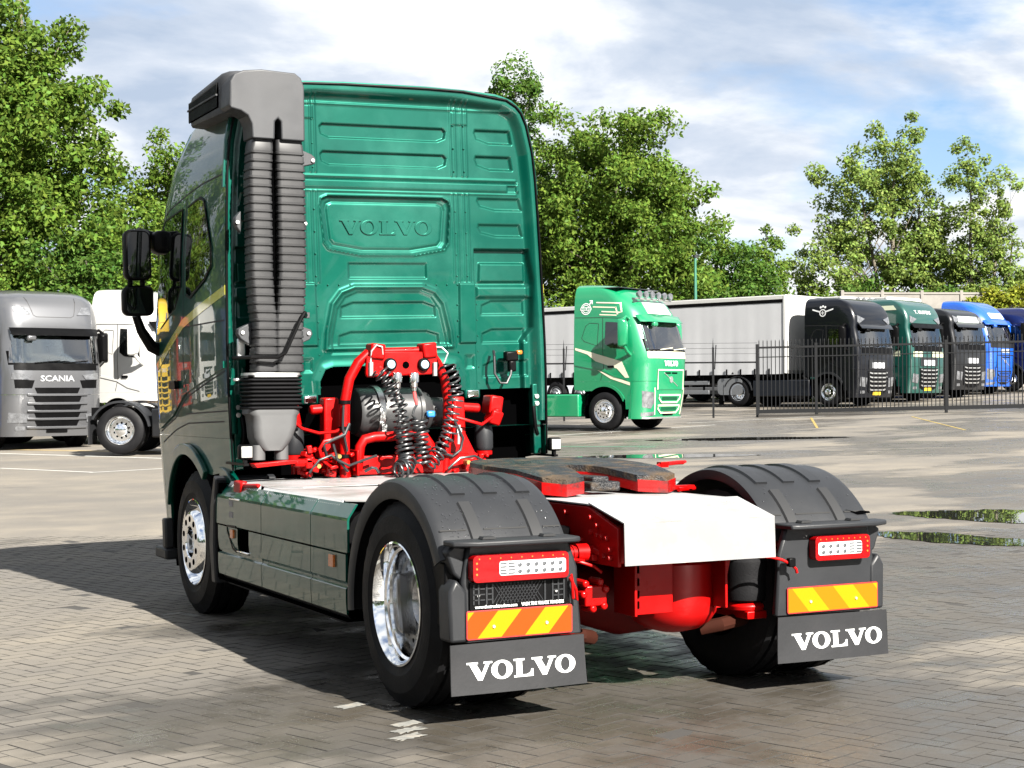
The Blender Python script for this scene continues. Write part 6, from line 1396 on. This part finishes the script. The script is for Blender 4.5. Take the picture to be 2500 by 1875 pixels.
tree('tall leafy tree with a yellowish trunk at the picture\'s far left', 50, -15.3, 17, 2, [(-1.7,0,13.4,2.4,2.3),(.1,0,11.0,2.7,2.4),(-2.5,1,9.4,3.2,3.2),(1.2,0,8.6,2.6,2.6),(1.9,-.5,5.8,2.4,2.4),(-2.5,0,5.5,2.6,2.4),(.3,.5,6.5,2.4,2.8)], per=191, size=0.172, lm=0, nclust=430, seed=3, bark=m_pbark, trunk=.36, crad=(.4,.9))
tree('feathery tree just behind the intake hood of the green truck', 56, -12.0, 11.5, 2, [(.3,0,8.6,1.9,2.4),(-.6,0,5.5,2.4,2.6),(1.6,0,6.0,2.0,2.4)], per=140, size=0.156, lm=2, nclust=150, seed=8, crad=(.35,.75))
for k, (s_, t_, h_, lm_) in enumerate(((48.5,-17.0,4.6,1),(48.0,-14.6,5.2,0),(47.5,-12.6,6.6,1),(48.5,-10.6,7.4,2),(50.5,-9.0,8.6,0))):
    tree(['low dark shrub behind the silver grey truck', 'pale leafed shrub behind the silver grey cab roof', 'dense shrub behind the gap between the left trucks', 'tall leafy shrub behind the white cab', 'tall shrub partly hidden by the mirrors of the green truck'][k], s_, t_, h_, .5, [(0,0,h_*.55,1.9,h_*.45),(.7,0,h_*.35,1.7,h_*.35)], per=161, size=0.139, lm=lm_, nclust=110, seed=20+k, name='shrub', cat='shrub', group='shrubs behind the left trucks', crad=(.35,.7), trunk=.1)
tree('broad dense tree behind the bright green truck', 76, 5.0, 14.5, 1, [(-.4,0,10.0,4.0,4.3),(2.2,0,8.0,3.0,4.0),(-2.8,0,7.2,2.8,4.2),(.6,0,4.6,4.4,3.4)], per=182, size=0.205, lm=0, nclust=430, seed=5, crad=(.55,1.05), trunk=.4)
tree('tall airy tree rising beyond the cab roof', 80, -.2, 18, 3, [(.4,0,14.8,1.5,2.8),(-1.4,0,13.2,1.3,1.6),(1.4,0,11.0,1.9,2.4),(0,0,7.2,2.3,3.0)], per=121, size=0.189, lm=1, nclust=170, seed=6, crad=(.35,.8), trunk=.22)
tree('dark lower tree right of the broad dense tree', 82, 10.4, 9.0, 1, [(-.6,0,5.0,2.6,3.6),(1.3,0,4.6,2.2,3.4)], per=172, size=0.189, lm=1, nclust=190, seed=9, crad=(.5,.95), trunk=.2)
tree('slender young tree where sky shows above the trailer', 84, 13.2, 9.0, 1, [(0,0,6.4,1.4,2.2),(.5,0,4.0,1.6,2.2)], per=110, size=0.180, lm=0, nclust=70, seed=10, crad=(.35,.7), trunk=.1)
tree('loose tall tree with many pale stems above the dark trucks', 88, 20.4, 16.5, 1, [(.7,0,12.0,1.9,3.0),(-1.3,0,10.2,2.6,3.2),(2.2,0,9.6,2.2,3.2),(-2.8,0,6.6,3.0,2.8),(.5,0,6.4,3.2,3.0),(3.4,0,6.2,2.6,2.8)], per=125, size=0.197, lm=3, nclust=340, seed=12, bark=m_pbark, crad=(.4,.85),
     stems=[(0,0,.6,0,11.8,.2),(.5,.3,-1.2,0,10.8,.15),(-.6,0,-3.0,0,9.0,.14),(.9,0,2.0,0,10.2,.12)])
tree('thin airy tree with bare stems near the picture\'s right', 86, 24.6, 13.5, 2, [(.0,0,11.3,1.0,2.2),(1.4,0,9.6,1.2,2.4),(.4,0,7.0,1.9,2.4),(1.9,0,5.6,1.3,2.6)], per=84, size=0.180, lm=3, nclust=150, seed=14, bark=m_pbark, crad=(.3,.65), stems=[(0,0,.0,0,11.0,.12),(.9,0,1.5,0,9.8,.11),(1.6,0,2.2,0,8.0,.08)])
for k, (s_, t_, h_, lm_) in enumerate(((80,7.6,6.0,1),(84,15.9,5.2,2),(84,18.4,6.0,1),(83,21.6,5.6,1),(83,25.0,5.4,3),(83,28.4,6.0,3))):
    tree(['shrub at the foot of the broad dense tree', 'bright shrub under the gap of sky', 'dark shrub below the pale stemmed tree', 'dark shrub above the bottle green truck', 'olive shrub above the blue truck', 'olive shrub beyond the ivy at the edge'][k], s_, t_, h_, .5, [(0,0,h_*.55,2.3,h_*.45),(.9,0,h_*.38,2.0,h_*.36)], per=140, size=0.189, lm=lm_, nclust=110, seed=40+k, name='shrub', cat='shrub', group='shrubs beyond the fence', crad=(.45,.85), trunk=.1)
# trees left of the picture that stand in the windows' reflections
for k, (s_, t_, h_) in enumerate(((46,-21.5,13),(45,-27,15),(43,-33,12),(40,-39,15))):
    tree(['first','second','third','fourth'][k]+' leafy tree mirrored in the cab windows, counted outwards from the shrubs', s_, t_, h_, 1, [(0,0,h_*.62,3.3,h_*.36),(1.5,0,h_*.4,3.0,h_*.35),(-1.5,0,h_*.38,3.0,h_*.35)], per=121, size=0.254, lm=k % 3, nclust=170, seed=60+k, group='trees mirrored in the windows', crad=(.6,1.1), trunk=.3)
# wall with ivy
wl = empty('concrete_wall', (*st(78, 16.0), 0)); x_, y_ = st(78, 16.0); z_ = gz(x_, y_); wl.location = (x_, y_, z_); wd_ = (R2*1.0+F2*.12).normalized(); wl.rotation_euler = (0, 0, math.atan2(wd_.y, wd_.x)); tag(wl, 'grey concrete panel wall half hidden by ivy', 'wall')
m_conc = mat('concrete', (.30,.28,.25), .85, var=.2, vscale=2)
for k in range(12):
    MB().box(k*2.0+.01, k*2.0+1.99, -.06, .06, -.3, 4.75).build('wall_panel', m_conc, wl, bevel=.02); MB().box(k*2.0-.08, k*2.0+.08, -.12, .12, -.3, 4.95).build('wall_post', m_conc, wl, bevel=.02)
MB().box(0, 24, -.10, .10, 4.76, 4.86).build('wall_coping', m_conc, wl)
r6 = random.Random(4); cl = []
for k in range(210):
    u = r6.random(); x = 6+17*u**.7; top = 4.8+.3*math.sin(x*.9)+(.9 if x > 11 else 0); z = top-abs(r6.gauss(0, 0.8 if x < 9 else 2.0))
    if z < .2: continue
    cl.append((x, -.25-r6.random()*.25, z, r6.uniform(.3,.6)))
iv = empty('ivy', wl.location, wl.rotation_euler.z); tag(iv, 'yellow green ivy hanging over the concrete wall', 'ivy'); me = leaves_mesh(cl, 110, .19, 77); me.materials.append(m_leafs[4]); o_ = bpy.data.objects.new('foliage', me); col.objects.link(o_); o_.parent = iv
# added wood, unseen behind the camera, to darken paint reflections and sky light
r7 = random.Random(9); cl = []
for k in range(520):
    a_ = R(r7.uniform(95, 300)) if k % 3 else R(r7.uniform(150, 260)); d_ = r7.uniform(40, 52)      # bearing clockwise from the view direction
    p_ = CAMP+F2*math.cos(a_)*d_+R2*math.sin(a_)*d_; h_ = 6.5+2.6*math.sin(a_*9)+1.6*math.sin(a_*23); z_ = r7.uniform(.4, 1)*h_ if k % 4 else r7.uniform(.3, 3)
    cl.append((p_.x, p_.y, max(.8, z_), r7.uniform(1.0, 2.0)))
me = leaves_mesh(cl, 80, .8, 99); me.materials.append(m_leafs[1]); o_ = bpy.data.objects.new('reflection_wood', me); col.objects.link(o_); tag(o_, 'unseen wood added behind the camera to darken the paint reflections', 'wood', kind='stuff')
